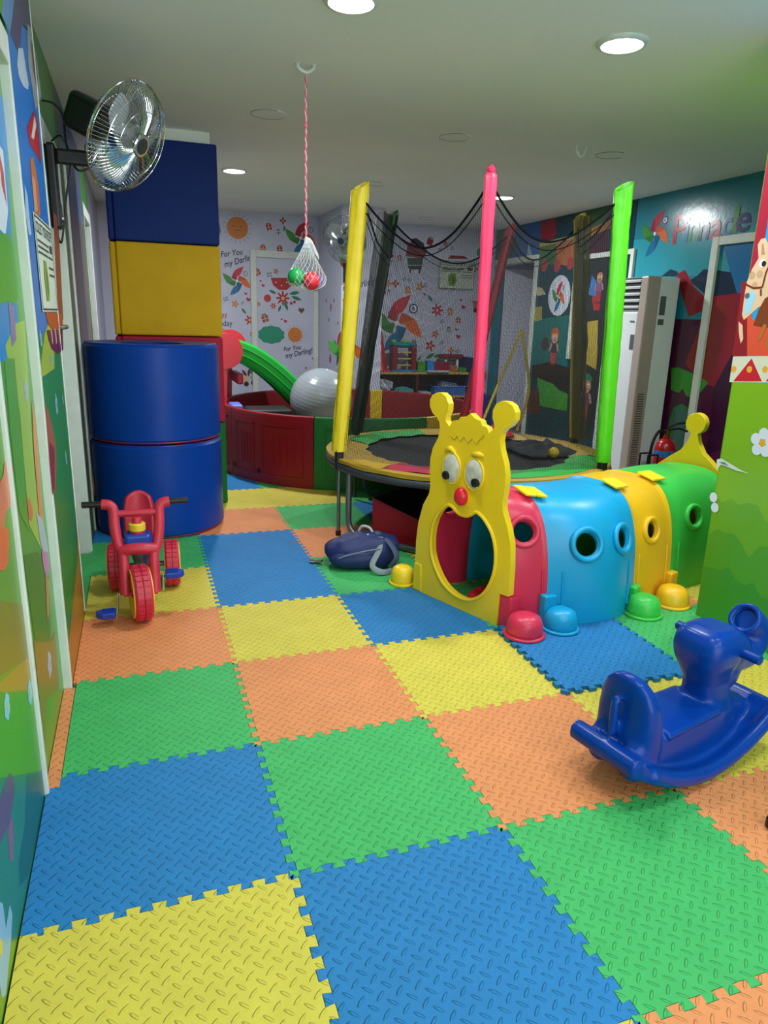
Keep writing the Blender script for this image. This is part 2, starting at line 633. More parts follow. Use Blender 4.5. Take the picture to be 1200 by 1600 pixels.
# left wall in pieces around two shallow door recesses
vin_l = M('wall_vinyl_left', '#3f8a2c', rough=0.3, var=0.1, scale=2)
D1 = (0.52, 1.19)      # first doorway
D2 = (1.925, 2.86)      # second doorway
D3 = (4.75, 5.60)
DT = 2.11
XB = -0.615      # the wall between the first two doors stands a little proud
m = MB()
xs = -1.0
m.box2((xs, YF, -.015), (XL, D1[0], CEIL))
m.box2((xs, D1[1], -.015), (XB, D2[0] - .012, CEIL))
m.box2((xs, D2[1], -.015), (XL, D3[0], CEIL))
m.box2((xs, D3[1], -.015), (XL, YB, CEIL))
for a, b in (D1, D2, D3):
    m.box2((xs, a, DT), (XL, b, CEIL))
    m.box2((xs, a, -.015), (-0.86, b, DT))
wall_left = structure(m.build('wall_left', vin_l, smooth=False))
m = MB().box2((-1.0, YB, -.015), (XR + .1, YB + .1, CEIL))
lav = M('wall_vinyl_lavender', '#c4c4d8', rough=0.45, var=0.05, scale=3)
wall_back = structure(m.build('wall_back', lav, smooth=False))
# pillar standing out of the back wall
m = MB().box2((1.87, 6.41, -.015), (2.35, YB, CEIL))
pillar_back = structure(m.build('wall_pillar', lav, smooth=False))
teal = M('wall_vinyl_teal', '#1f7f93', rough=0.22, var=0.12, scale=1.4, bump=0.06, bscale=22)
m = MB()
DR = (6.42, 7.44)      # doorway in the right wall
m.box2((XR, YP, -.015), (XR + .1, DR[0], CEIL))
m.box2((XR, DR[1], -.015), (XR + .1, YB, CEIL))
m.box2((XR, DR[0], 2.10), (XR + .1, DR[1], CEIL))
wall_right = structure(m.build('wall_right', teal, smooth=False))
m = MB().box2((XR + .1, DR[0] - .3, -.015), (XR + 1.6, DR[0] - .2, CEIL))
m.box2((XR + 1.5, DR[0] - .3, -.015), (XR + 1.6, DR[1] + .7, CEIL))
m.box2((XR + .1, DR[1] + .6, -.015), (XR + 1.6, DR[1] + .7, CEIL))
m.box2((XR + .1, DR[0] - .3, CEIL), (XR + 1.6, DR[1] + .7, CEIL + .05))
m.box2((XR + .1, DR[0] - .3, -.1), (XR + 1.6, DR[1] + .7, -.015))
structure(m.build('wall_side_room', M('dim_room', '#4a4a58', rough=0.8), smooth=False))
green_p = M('wall_vinyl_lime', '#5f9a22', rough=0.28, var=0.08, scale=2)
m = MB().box2((XP, YF, -.015), (XP + .12, YP, CEIL))
m.box2((XP + .12, YP - .12, -.015), (XR + .1, YP - .005, CEIL))
wall_part = structure(m.build('wall_partition', green_p, smooth=False))
m = MB().box2((-1.0, YF - .1, -.015), (-.55, YF, CEIL)).box2((2.15, YF - .1, -.015), (XP + .1, YF, CEIL)).box2((-.55, YF - .1, 2.35), (2.15, YF, CEIL))  # unseen wall; opening added so world light fills the room from behind
structure(m.build('wall_front', M('wall_front_paint', '#dfe2da', rough=0.7), smooth=False))

# ------------------------------------------------------------------ trims and doors on the left wall
def door_left(n, a, b, col, xf=-.665, far_w=0.07, front=XL + .012):
    m = MB().box2((xf - .04, a + .02, 0.0), (xf, b - .02, DT - .02))
    d = structure(m.build('door_%d' % n, col, smooth=False))
    f = MB()
    f.box2((-0.655, a, -.012), (XL + .012, a + .022, DT - .02))
    f.box2((-0.86, b - .03, -.012), (front, b + far_w - .03, DT + .07))
    f.box2((-0.86, a - .02, DT - .02), (front, b - .03, DT + .07))
    t = f.build('door_frame', paint_white, d, smooth=False, bevel=.004)
    return d
door1 = door_left(1, D1[0], D1[1], M('door_vinyl', '#4f9a30', rough=.3, var=.08), xf=-.642, far_w=.03, front=-.613)
door2 = door_left(2, D2[0], D2[1], M('door_vinyl_b', '#6c8870', rough=.25, var=.15, scale=3), xf=-.70, far_w=.05)
door3 = door_left(3, D3[0], D3[1], M('door_vinyl_c', '#6a8a9a', rough=.4, var=.08))
for i, (y, x1, wd) in enumerate(((1.919, -.611, .011), (3.30, -.628, .03))):
    m = MB().box2((XL - .02, y - wd / 2, -.012), (x1, y + wd / 2, CEIL - .005 if i < 1 else DT + .1))
    structure(m.build('trim_%d' % (i + 1), paint_white, smooth=False, bevel=.003))
# door handle plate on the second door jamb
hd = MB().box2((-.70, 1.95, 1.26), (-.685, 2.0, 1.36))
hd.tube([(-.69, 1.975, 1.31), (-.60, 1.975, 1.31), (-.595, 2.05, 1.31)], .010, 8)
hnd = hd.build('door_handle', M('bright_steel', '#d8dcdc', rough=.2, metal=1), door2)

# ------------------------------------------------------------------ back-wall door
m = MB().box2((1.10, YB - .03, -.012), (1.845, YB - .004, 2.05))
doorb = structure(m.build('door_4', lav, smooth=False, bevel=.004))
f = MB()
f.box2((1.03, YB - .055, -.012), (1.10, YB - .002, 2.13))
f.box2((1.80, YB - .055, -.012), (1.865, YB - .002, 2.13))
f.box2((1.10, YB - .055, 2.05), (1.80, YB - .002, 2.13))
f.build('door_frame', paint_white, doorb, smooth=False, bevel=.004)

# ------------------------------------------------------------------ right-wall door, its leaf standing open, and the big panel frame
f = MB()
f.box2((XR - .03, DR[0] - .06, -.012), (XR + .11, DR[0], 2.17))
f.box2((XR - .03, DR[0], 2.10), (XR + .11, DR[1], 2.17))
doorr = structure(f.build('door_5', paint_white, smooth=False, bevel=.004))
m = MB()
mt = Matrix.Rotation(R(-62), 3, 'Z')
m.box((XR + .12 + .38 * math.cos(R(28)), DR[1] - .08 - .0 - .38 * math.sin(R(28)) + .02, 1.03), (.04, .80, 2.05), Matrix.Rotation(R(62), 3, 'Z'))
leaf_o = m.build('door_leaf', lav, doorr, smooth=False)
f = MB()
f.box2((XR - .03, 3.48, -.012), (XR - .001, 3.555, 2.11))
f.box2((XR - .03, 1.10, 2.04), (XR - .001, 3.478, 2.11))
door6 = structure(f.build('door_6', paint_white, smooth=False, bevel=.004))
f = MB()
f.box2((XR - .03, 4.56, 1.60), (XR - .001, 4.61, 2.10))
f.box2((XR - .03, 4.61, 2.05), (XR - .001, 5.50, 2.10))
f.box2((XR - .03, 5.50, 1.0), (XR - .001, 5.56, 2.10))
structure(f.build('window_1', paint_white, smooth=False, bevel=.004))

# ------------------------------------------------------------------ downlights
glow = emit('downlight_glow', '#f4fbff', 9.0)
off_m = ceil_m
LBL = {0: 'lit white downlight cut off by the top edge of the photo', 1: 'lit white downlight above the caterpillar tunnel, largest in view',
       2: 'lit white downlight beside the blue and yellow padded column', 3: 'lit white downlight just behind the pink trampoline post',
       4: 'unlit round ceiling light left of the hanging rope', 5: 'unlit round ceiling light in the middle of the ceiling',
       6: 'unlit round ceiling light beside the loose ceiling hook', 7: 'unlit round ceiling light behind the yellow trampoline post',
       8: 'unlit round ceiling light near the back wall'}
for i, (x, y, lit) in enumerate(LAMPS):
    t = thing('ceiling_downlight', LBL.get(i, ('added lit white downlight out of view above the tail of the tunnel' if x > 2 else 'lit white downlight out of view behind the camera, %s %s' % ('nearer' if y > -1 else 'farther', 'left' if x < 1 else 'right'))), 'ceiling light', (x, y, CEIL), group='round ceiling downlights')
    m = MB().lathe([(.088, -.016), (.100, -.014), (.108, -.006), (.110, 0.0)] if lit else [(.098, -.003), (.106, -.003), (.108, 0.0)], 40, caps=False)
    m.build('rim', paint_white if lit else off_m, t)
    m = MB().lathe([(.089, -.012), (.089, -.003)] if lit else [(.099, -.0025), (.099, -.0005)], 40)
    m.build('diffuser', glow if lit else off_m, t)
    if not lit:
        m = MB().tube(arc((0, 0), .1065, 0.3, 2 * PI * .8, 30, -.003), .0015, 6)
        m.build('shadow_gap', M('dark_gap', '#4a4a44', rough=.9), t)

# ------------------------------------------------------------------ interlocking foam mats
S = 0.6
FOAM = {'b': foam_mat('foam_mat_blue', '#1f78b8'), 'g': foam_mat('foam_mat_green', '#42ae60'),
        'y': foam_mat('foam_mat_yellow', '#d4c24a'), 'o': foam_mat('foam_mat_orange', '#e08c58')}
FNAME = {'b': 'blue', 'g': 'green', 'y': 'yellow', 'o': 'orange'}
def tooth_edge(p0, p1, out, sgn, n=10, gap=0.0008):
    """dovetail edge from p0 to p1; out = outward normal; sgn phase so that neighbours fit"""
    p0, p1, out = Vector(p0), Vector(p1), Vector(out)
    d = (p1 - p0) / n
    pts = []
    a = 0.0105
    pts.append(p0)
    for i in range(n):
        # one tab and one notch per pitch
        for t, h in ((0.27, -1), (0.21, 1), (0.79, 1), (0.73, -1)):
            if i == 0 and t == 0.27:
                pts.append(p0 + d * .06 + out * (a * h * sgn) - out * gap)
            pts.append(p0 + d * (i + t) + out * (a * h * sgn) - out * gap)
    pts.append(p0 + d * (n - .06) - out * (a * sgn) - out * gap)
    return pts
def mat_outline(straight='', ext=0.0):
    """local square 0..S; edges in order bottom, right, top, left; 'straight' names flat edges"""
    h = S
    E_ = []
    def edge(c, p0, p1, out, sgn, rev):
        if c in straight:
            q = Vector(p0) + Vector(out) * (ext - .0008)
            return [q, q + (Vector(p1) - Vector(p0)) * .998]
        pts = tooth_edge(p0, p1, out, sgn) if not rev else list(reversed(tooth_edge(p1, p0, out, sgn)))
        return pts
    # the shared edge between two mats is generated from the same start corner
    E_ += edge('B', (0, 0), (h, 0), (0, -1), -1, False)
    E_ += edge('R', (h, 0), (h, h), (1, 0), 1, False)
    E_ += edge('T', (h, h), (0, h), (0, 1), 1, True)
    E_ += edge('L', (0, h), (0, 0), (-1, 0), -1, True)
    return [(p[0], p[1]) for p in E_]
_MATMESH = {}
def place_mat(u, v, c, label, straight='', ext=0.0, z=0.0, dx=0.0, dy=0.0, rz=0.0, curl=None):
    key = (c, straight, ext)
    if key not in _MATMESH or curl:
        m = MB().prism(mat_outline(straight, ext), lambda a, b, h: (a - S / 2, b - S / 2, h), -.015, 0.0)
        o = m.build('foam_mat', FOAM[c], smooth=False)
        if not curl:
            _MATMESH[key] = o.data
    else:
        o = bpy.data.objects.new('foam_mat', _MATMESH[key])
        COL.objects.link(o)
    o.location = ((u + .5) * S + dx, (v + .5) * S + dy, z)
    o.rotation_euler = (0, 0, rz)
    tag(o, label, 'floor mat', 'interlocking foam floor mats')
    return o
ORD = {1: 'first', 2: 'second', 3: 'third', 4: 'fourth', 5: 'fifth', 6: 'sixth', 7: 'seventh', 8: 'eighth', 9: 'ninth'}
GRID = {-1: {-2: 'g', -1: 'y', 0: 'b', 1: 'g', 2: 'o', 3: 'y', 4: 'g', 5: 'b', 6: 'g', 7: 'o'},
        0: {-2: 'y', -1: 'b', 0: 'g', 1: 'o', 2: 'y', 3: 'b', 4: 'b', 5: 'o', 6: 'y', 7: 'b'},
        1: {-2: 'o', -1: 'g', 0: 'o', 1: 'y', 2: 'b', 3: 'g', 4: 'o', 5: 'g', 6: 'y', 7: 'g'},
        2: {-2: 'y', -1: 'o', 0: 'y', 2: 'g', 3: 'y', 4: 'g', 5: 'b', 6: 'g', 7: 'o'},
        3: {-1: 'y', 0: 'y', 1: 'g', 2: 'o', 3: 'b', 4: 'y', 5: 'o'},
        4: {2: 'y', 3: 'g', 4: 'b', 5: 'g'}}
MLABEL = {(-1, -1): 'yellow foam floor mat in the bottom left corner of the photo',
          (0, -1): 'blue foam floor mat cut off by the bottom edge of the photo',
          (1, -1): 'large green foam floor mat nearest the blue rocking toy',
          (1, -2): 'orange foam floor mat cut off in the bottom right corner',
          (0, -2): 'sliver of yellow foam floor mat at the bottom edge',
          (2, -1): 'orange foam floor mat at the right edge below the rocking toy',
          (2, 0): 'yellow foam floor mat under the front of the blue rocking toy',
          (3, 0): 'shaded yellow foam floor mat between rocking toy and green wall',
          (1, 0): 'orange foam floor mat under the back end of the rocking toy',
          (0, 0): 'green foam floor mat in the centre foreground, between two blue mats',
          (-1, 0): 'blue foam floor mat against the left wall in the foreground',
          (-1, 1): 'green foam floor mat against the left wall beside the nearest door frame',
          (0, 1): 'orange foam floor mat in the middle, between green and yellow mats',
          (1, 1): 'yellow foam floor mat in front of the red bowl foot',
          (-1, 2): 'orange foam floor mat in front of the toy tricycle',
          (0, 2): 'yellow foam floor mat right of the orange mat before the tricycle',
          (1, 2): 'blue foam floor mat in front of the caterpillar mouth',
          (-1, 3): 'yellow foam floor mat under the toy tricycle',
          (-1, 4): 'green foam floor mat behind the toy tricycle',
          (0, 3): 'nearer blue mat of the pair beside the toy tricycle',
          (0, 4): 'farther blue mat of the pair beside the toy tricycle',
          (1, 3): 'green foam floor mat in front of the navy backpack',
          (1, 4): 'orange foam floor mat behind the navy backpack',
          (0, 5): 'orange foam floor mat at the foot of the blue foam drums',
          (1, 5): 'green foam floor mat left of the red wedge, under the trampoline leg',
          (0, 6): 'yellow foam floor mat at the green foot of the padded column',
          (1, 6): 'yellow foam floor mat in front of the green pit panel',
          (0, 7): 'blue foam floor mat at the curved red pit panel',
          (1, 7): 'sliver of green foam floor mat under the curved red pit panel',
          (2, 5): 'blue foam floor mat beside the red wedge under the trampoline',
          (2, 6): 'green foam floor mat under the trampoline, at the green pit panel',
          (-1, 5): 'blue foam floor mat under the blue foam drums',
          (3, 1): 'green foam floor mat under the green and yellow bowl feet',
          (2, 2): 'green foam floor mat inside the caterpillar tunnel',
          (3, 2): 'orange foam floor mat under the blue and yellow tunnel sections'}
for u in GRID:
    for v, c in GRID[u].items():
        lb = MLABEL.get((u, v), '%s foam floor mat hidden behind other things, %s row back, %s from the left wall' % (FNAME[c], ORD.get(v + 2, 'front'), ORD[u + 2]))
        place_mat(u, v, c, lb, straight='L' if u == -1 else '', ext={1: 0.0, 2: .013, 3: .013}.get(v, .036) if u == -1 else 0.0)
# the blue mat that lies loose on top of its neighbours
lm = place_mat(2, 1, 'b', 'blue foam floor mat lying loose over a yellow mat beside the rocking toy', z=.016, dx=-.006, dy=-.012, rz=R(-1.5))
# narrow border strips where the mats meet the left wall and the doorway
m = MB().prism([(-.640, .545), (-.6015, .545), (-.6015, 1.155), (-.640, 1.155)], lambda a, b, h: (a, b, h), -.014, .002)
o = m.build('foam_mat_strip', FOAM['o'], smooth=False)
tag(o, 'narrow orange foam strip in the nearest doorway by the left wall', 'floor mat')
m = MB().prism([(-.698, 1.95), (-.616, 1.95), (-.616, 2.80), (-.698, 2.80)], lambda a, b, h: (a, b, h), -.014, -.001)
o = m.build('foam_mat_strip', FOAM['g'], smooth=False)
tag(o, 'narrow green foam strip in the doorway beside the tricycle', 'floor mat')

# ------------------------------------------------------------------ plastics and fabrics
p_yellow = M('plastic_yellow', '#ecc81e', rough=.36, var=.03)
p_red = M('plastic_red', '#d22c50', rough=.36, var=.03)
p_blue = M('plastic_blue', '#089cd4', rough=.36, var=.03)
p_green = M('plastic_green', '#3fc24c', rough=.36, var=.03)
p_gold = M('plastic_golden_yellow', '#e8b41c', rough=.36, var=.03)
p_black = M('plastic_black', '#101114', rough=.4, var=.05)
p_white = M('plastic_white', '#dfe2e6', rough=.35, var=.03)
steel = M('galvanised_steel', '#80868a', rough=.35, metal=.85, var=.08)
chrome = M('chrome', '#c8ccd0', rough=.12, metal=1, var=.02)
dark_tube = M('dark_grey_tube', '#3a4048', rough=.45, var=.1, bump=.1, bscale=90)

# ------------------------------------------------------------------ padded column
t = thing('padded_column', 'tall square column padded in blue, yellow, red and green foam', 'column', (-0.07, 4.1, 0), world=True)
cols = (('green', '#12702a'), ('red', '#b02038'), ('yellow', '#d6a60c'), ('blue', '#0c2a70'))
for i, (nm, hx) in enumerate(cols):
    z0 = .612 * i
    m = MB().box2((-.40, 3.80, z0 + .003), (.28, 4.42, z0 + .609 + (.03 if i == 3 else 0)))
    o = m.build('foam_pad', M('vinyl_' + nm, hx, rough=.6, var=.04, bump=.03, bscale=8, spec=.2), t, smooth=False, bevel=.012, bseg=3)
    o['label'] = nm + ' vinyl foam pad'
    m = MB().box2((-.440, 3.812, z0 + .004), (-.399, 4.40, z0 + .606))
    m.build('edge_pad', M('vinyl_' + nm, hx), t, smooth=False, bevel=.012, bseg=3)
m = MB().box2((-.36, 3.84, 2.475), (.24, 4.38, CEIL))
structure(m.build('trim_5', ceil_m, smooth=False))

# ------------------------------------------------------------------ two foam drums
drum_m = M('vinyl_drum_blue', '#073c96', rough=.36, var=.05, bump=.05, bscale=5, spec=.22)
drum_l = M('vinyl_drum_lining', '#a8203c', rough=.4)
for k in range(2):
    t = thing('foam_drum', ('lower glossy blue foam drum standing on the mats', 'upper glossy blue foam drum stacked on the other drum')[k], 'foam drum',
              (-.214, 3.375, .602 * k), group='stacked blue foam drums')
    def fn(a, b, k=k):
        an = 2 * PI * a
        r = .412 + .003 * noise.noise(Vector((3 * math.cos(an), 3 * math.sin(an), b * 3 + 9 * k)))
        e = min(b, 1 - b)
        r -= .018 * max(0, 1 - e / .03) ** 2
        return (r * math.cos(an), r * math.sin(an), .006 + .59 * b)
    m = MB().grid(fn, 72, 30, cu=True)
    m.build('cover', drum_m, t)
    m = MB().lathe([(.39, .008), (.395, .002), (.2, .0015), (.2, .59), (.396, .596), (.392, .59)], 56, caps=False)
    m.build('end_cap', drum_l if k == 0 else drum_m, t)
    for zz in (.012, .590):
        m = MB().tube(arc((0, 0), .398, 0, 2 * PI * 47 / 48, 47, zz), .006, 6, closed=True)
        m.build('seam_piping', drum_m if zz > .3 else drum_l, t)

# ------------------------------------------------------------------ ball pit
pc = (1.63, 5.15)
pit = thing('ball_pit', 'round plastic ball pit wall of curved red, green and yellow panels', 'ball pit', (pc[0], pc[1], 0), world=True)
pit_m = {'r': M('pit_red', '#8c1020', rough=.4, var=.06), 'g': M('pit_green', '#0d7228', rough=.4, var=.06), 'y': M('pit_yellow', '#d8b018', rough=.4, var=.05), 'b': M('pit_blue', '#1838a8', rough=.4)}
def cyl(r, a, z):
    return (pc[0] + r * math.cos(a), pc[1] + r * math.sin(a), z)
PAN = [(196, 240, 'r'), (240, 285, 'g'), (285, 330, 'y'), (330, 375, 'r'), (15, 56, 'r'), (56, 63, 'y'), (63, 105, 'r'), (105, 150, 'r'), (150, 196, 'r')]
for (a0, a1, c) in PAN:
    a0, a1 = R(a0 + .25), R(a1 - .25)
    n = 14
    m = MB()
    ro, ri, H = 1.24, 1.18, .60
    def sect(i):
        a = a0 + (a1 - a0) * i
        return a
    prof = [(ri, .0), (ro, .0), (ro, .03), (ro - .004, H - .03), (ro - .012, H - .006), (ro - .03, H), (ri + .02, H), (ri + .004, H - .008), (ri, H - .03)]
    def fn(u, v):
        a = a0 + (a1 - a0) * u
        r, z = prof[int(round(v * len(prof))) % len(prof)]
        return cyl(r, a, z)
    m.grid(fn, n, len(prof), cv=True)
    b = len(m.v)
    for u in (0, 1):
        m.face([m.vert(fn(u, k / len(prof))) for k in range(len(prof))])
    # raised border and sunken window with ribs on the outside
    po = m.build('pit_panel', pit_m[c], pit, angle=35)
    q = MB()
    def rib(u0, u1, z0, z1, r0, r1):
        def f2(u, v):
            a = a0 + (a1 - a0) * (u0 + (u1 - u0) * u)
            z = z0 + (z1 - z0) * min(1, max(0, (v * 3 - 1)))
            return cyl(r0 if v in (0, 1) else r1, a, z)
        q.grid(f2, 8, 3)
    for (u0, u1) in ((.09, .37), (.47, .91)):
        rib(u0, u1, .07, .085, ro - .002, ro + .008)
        rib(u0, u1, .50, .515, ro - .002, ro + .008)
        rib(u0, u0 + .012, .07, .515, ro - .002, ro + .008)
        rib(u1 - .012, u1, .07, .515, ro - .002, ro + .008)
        for j in range(4):
            uu = u0 + (u1 - u0) * (.3 + .16 * j)
            rib(uu, uu + .012, .16, .42, ro - .002, ro + .006)
    q.build('moulded_rib', pit_m[c], po, angle=35)
    if c == 'r':
        for uu in (.05, .43):
            q = MB()
            a = a0 + (a1 - a0) * uu
            q.lathe([(.022, -.002), (.022, .003)], 14, Matrix.Translation(Vector(cyl(ro, a, .10))) @ Matrix.Rotation(a, 4, 'Z') @ Matrix.Rotation(PI / 2, 4, 'Y'))
            q.build('plug_hole', M('dark_hole', '#240408', rough=.8), po)

# ------------------------------------------------------------------ slide inside the pit
s_green = M('slide_green', '#12a030', rough=.28, var=.04)
sl = thing('toddler_slide', 'green toddler slide with round red side rails rising from the pit', 'slide', (.75, 5.75, 0), world=True)
cpath = smooth_path([(.40, 0, 1.02), (.56, 0, 1.01), (.72, 0, .95), (.90, 0, .83), (1.08, 0, .67), (1.24, 0, .50), (1.38, 0, .36), (1.52, 0, .29), (1.62, 0, .28)], 6)
prof = [(-.26, .15), (-.285, .13), (-.285, -.03), (-.265, -.06), (-.22, -.06), (-.21, -.02), (.21, -.02), (.22, -.06), (.265, -.06), (.285, -.03), (.285, .13), (.26, .15), (.235, .14), (.22, .09), (.205, .01), (-.205, .01), (-.22, .09), (-.235, .14)]
def slf(u, v):
    i = min(int(round(u * (len(cpath) - 1))), len(cpath) - 1)
    p = cpath[i]
    q = cpath[min(i + 1, len(cpath) - 1)] - cpath[max(i - 1, 0)]
    nrm = Vector((-q.z, 0, q.x)).normalized()
    y, h = prof[int(round(v * len(prof))) % len(prof)]
    return Vector((p.x, 5.75 + y, p.z)) + nrm * h
m = MB().grid(slf, len(cpath) - 1, len(prof), cv=True)
chute = m.build('chute', s_green, sl, angle=50)
for yy in (-.287, .287):
    for hh in (.085, .02):
        pts = []
        for i in range(len(cpath)):
            p = cpath[i]
            q = cpath[min(i + 1, len(cpath) - 1)] - cpath[max(i - 1, 0)]
            nrm = Vector((-q.z, 0, q.x)).normalized()
            pts.append(Vector((p.x, 5.75 + yy, p.z)) + nrm * hh)
        MB().tube(pts, .006, 6).build('side_groove', s_green, chute)
rail_m = M('slide_red', '#c21a2c', rough=.32, var=.04)
for k, (yy, xx, zz) in enumerate(((5.40, .47, 1.05), (6.09, .60, 1.07))):
    o2 = [(xx + .165 * math.cos(a), zz + .165 * math.sin(a)) for a in [2 * PI * i / 40 for i in range(40)]]
    m = MB().prism(o2, lambda a, b, h, yy=yy: (a, yy + h, b), -.035, .035)
    m.prism([(xx - .16, 0), (xx - .02, 0), (xx + .02, zz - .05), (xx - .16, zz - .05)], lambda a, b, h, yy=yy: (a, yy + h, b), -.03, .03)
    m.build('side_rail', rail_m, sl, bevel=.012, bseg=3)
for i in range(3):
    MB().box((.34 - .1 * i, 5.75, .80 - .26 * i), (.2, .52, .03)).build('step', rail_m, sl, smooth=False, bevel=.008)
for c_, d_ in (((.62, 5.75, .78), (.06, .5, .10)), ((.40, 5.52, .5), (.05, .05, 1.0)), ((.40, 5.98, .5), (.05, .05, 1.0)), ((1.45, 5.75, .12), (.08, .38, .24))):
    MB().box(c_, d_).build('support', rail_m, sl, smooth=False, bevel=.01)

# ------------------------------------------------------------------ exercise ball
gm = M('ball_grey', '#8a9198', rough=.26, var=.04)
nt = gm.node_tree
wv = nt.nodes.new('ShaderNodeTexWave')
wv.wave_type = 'BANDS'
wv.bands_direction = 'Z'
wv.inputs['Scale'].default_value = 9
tcn = nt.nodes.new('ShaderNodeTexCoord')
nt.links.new(tcn.outputs['Object'], wv.inputs['Vector'])
bpn = nt.nodes.new('ShaderNodeBump')
bpn.inputs['Strength'].default_value = .18
bpn.inputs['Distance'].default_value = .004
nt.links.new(wv.outputs['Fac'], bpn.inputs['Height'])
nt.links.new(bpn.outputs[0], nt.nodes['Principled BSDF'].inputs['Normal'])
BX, BY, BZ, BR = 1.365, 5.26, .60, .305
t = thing('exercise_ball', 'large shiny grey exercise ball sitting inside the ball pit', 'ball', (BX, BY, BZ))
t.rotation_euler = (R(12), R(8), 0)
MB().sphere((0, 0, 0), BR, 56, 36).build('ball', gm, t, angle=80)
MB().lathe([(.012, .0), (.012, .006), (.004, .007)], 12, Matrix.Translation((0, 0, BR - .003))).build('plug', p_white, t)
# soft blocks under the ball, blue and black, seen inside the pit
for i, (x, y, z, sx, sy, sz, c, lb) in enumerate(((1.40, 5.15, .148, .62, .62, .29, '#1c2c66', 'dark blue soft block inside the pit under the grey ball'), (.80, 5.05, .28, .40, .34, .56, '#15151c', 'black soft block inside the pit behind the red panel'), (.535, 5.24, .29, .11, .26, .58, '#5a6ec8', 'light blue soft block inside the pit at the red panel'))):
    o = MB().box((x, y, z), (sx, sy, sz)).build('soft_block', M('soft_' + c[1:], c, rough=.5), smooth=False, bevel=.02, bseg=3)
    tag(o, lb, 'soft block')

# ------------------------------------------------------------------ shelf with toys at the back wall
sh_b = M('shelf_blue', '#15245a', rough=.4)
sh_w = M('shelf_wood', '#c9a460', rough=.45, var=.15, scale=14)
sh_r = M('shelf_red', '#5e1420', rough=.5)
SX0, SX1, SY0, SY1 = 2.42, 3.84, 7.10, 7.47
t = thing('toy_shelf', 'low toy shelf with blue ends and pale boards at the back wall', 'shelf', ((SX0 + SX1) / 2, (SY0 + SY1) / 2, -.015), world=True)
MB().box2((SX1 - .03, SY0, -.015), (SX1 + .03, SY1, .92)).build('side_panel', sh_b, t, smooth=False, bevel=.006)
MB().box2((SX0 - .03, SY0, -.015), (SX0 + .02, SY1, .70)).build('side_panel', M('shelf_side_yellow', '#c99a20', rough=.4), t, smooth=False, bevel=.006)
MB().box2((SX0 - .03, SY0 - .01, .70), (SX1 - .03, SY1, .73)).build('shelf_board', sh_w, t, smooth=False, bevel=.004)
MB().box2((SX0 + .02, SY0, .40), (SX1 - .03, SY1, .425)).build('shelf_board', sh_w, t, smooth=False, bevel=.004)
MB().box2((SX0 + .02, SY0, .08), (SX1 - .03, SY1, .10)).build('shelf_board', sh_w, t, smooth=False, bevel=.004)
MB().box2((3.08, SY0 + .01, .425), (3.11, SY1, .70)).build('divider', sh_r, t, smooth=False)
MB().box2((SX0 + .02, SY1 - .02, .10), (SX1 - .03, SY1 - .005, .70)).build('back_panel', sh_r, t, smooth=False)
cm = M('cone_red', '#b4242c', rough=.4)
t = thing('traffic_cone', 'tall red plastic cone standing on the toy shelf', 'cone', (2.60, 7.22, .73))
MB().lathe([(.115, .022), (.11, .03), (.03, .50), (.022, .515), (.008, .518)], 32).build('cone_body', cm, t)
MB().box((0, 0, .011), (.25, .25, .022)).build('cone_base', cm, t, smooth=False, bevel=.006)
t = thing('toy_tower', 'red toy rack with turquoise top standing beside the cone', 'toy', (2.925, 7.22, .73))
for x in (-.13, .13):
    MB().box((x, 0, .17), (.07, .14, .30)).build('upright', M('toy_dark_red', '#8a1c2c', rough=.4), t, smooth=False, bevel=.01)
for z in (.08, .16, .24):
    MB().tube([(-.13, -.04, z), (.13, -.04, z)], .012, 8).build('rail', sh_w, t)
MB().box((0, 0, .012), (.36, .2, .024)).build('base', M('toy_blue_a', '#1f74b8', rough=.4), t, smooth=False, bevel=.006)
MB().sphere((0, 0, .335), (.2, .1, .04), 20, 8).build('top', M('toy_teal', '#168a9a', rough=.4), t)
for i, x in enumerate((-.14, 0, .03)):
    MB().sphere((x, -.02, .375), (.035, .035, .025), 12, 8).build('knob', M('toy_lime', '#86c22c', rough=.4), t)
def toy_box(nm, lb, x, z, d, col, y=7.2, cat='toy block', rz=0.0):
    o = MB().box((0, 0, d[2] / 2), d).build(nm, M('toy_' + col[1:], col, rough=.4), smooth=False, bevel=.008)
    o.location = (x, y, z)
    o.rotation_euler = (0, 0, rz)
    return tag(o, lb, cat)
toy_box('toy_block', 'small green toy block on the toy shelf', 3.16, .73, (.11, .11, .13), '#4a9a2c')
toy_box('toy_block', 'small blue toy block on the toy shelf', 3.29, .73, (.10, .11, .14), '#2a86c8')
toy_box('toy_box', 'long dark red toy box lying on the toy shelf', 3.48, .73, (.24, .10, .12), '#8c1c34', cat='box', y=7.3)
toy_box('picture_book', 'thin white picture book lying on the toy shelf', 3.36, .73, (.30, .12, .022), '#b8bcc4', cat='book', y=7.08)
toy_box('toy_block', 'small brown toy block at the end of the shelf', 3.62, .73, (.10, .09, .08), '#a8603c')
toy_box('toy_block', 'flat green toy block at the end of the shelf', 3.73, .73, (.10, .08, .06), '#3a8a34', y=7.14)
t = thing('toy_arch', 'dark red toy arch on white posts at the shelf end', 'toy', (3.66, 7.36, .73))
MB().tube([(-.07, -.0, 0), (-.07, 0, .16)], .02, 10).build('post', p_white, t)
MB().tube([(.10, -.0, 0), (.10, 0, .16)], .02, 10).build('post', p_white, t)
MB().box((.0, 0, .19), (.34, .10, .06)).build('roof', M('toy_maroon', '#7c2430', rough=.5), t, smooth=False, bevel=.02, bseg=3)
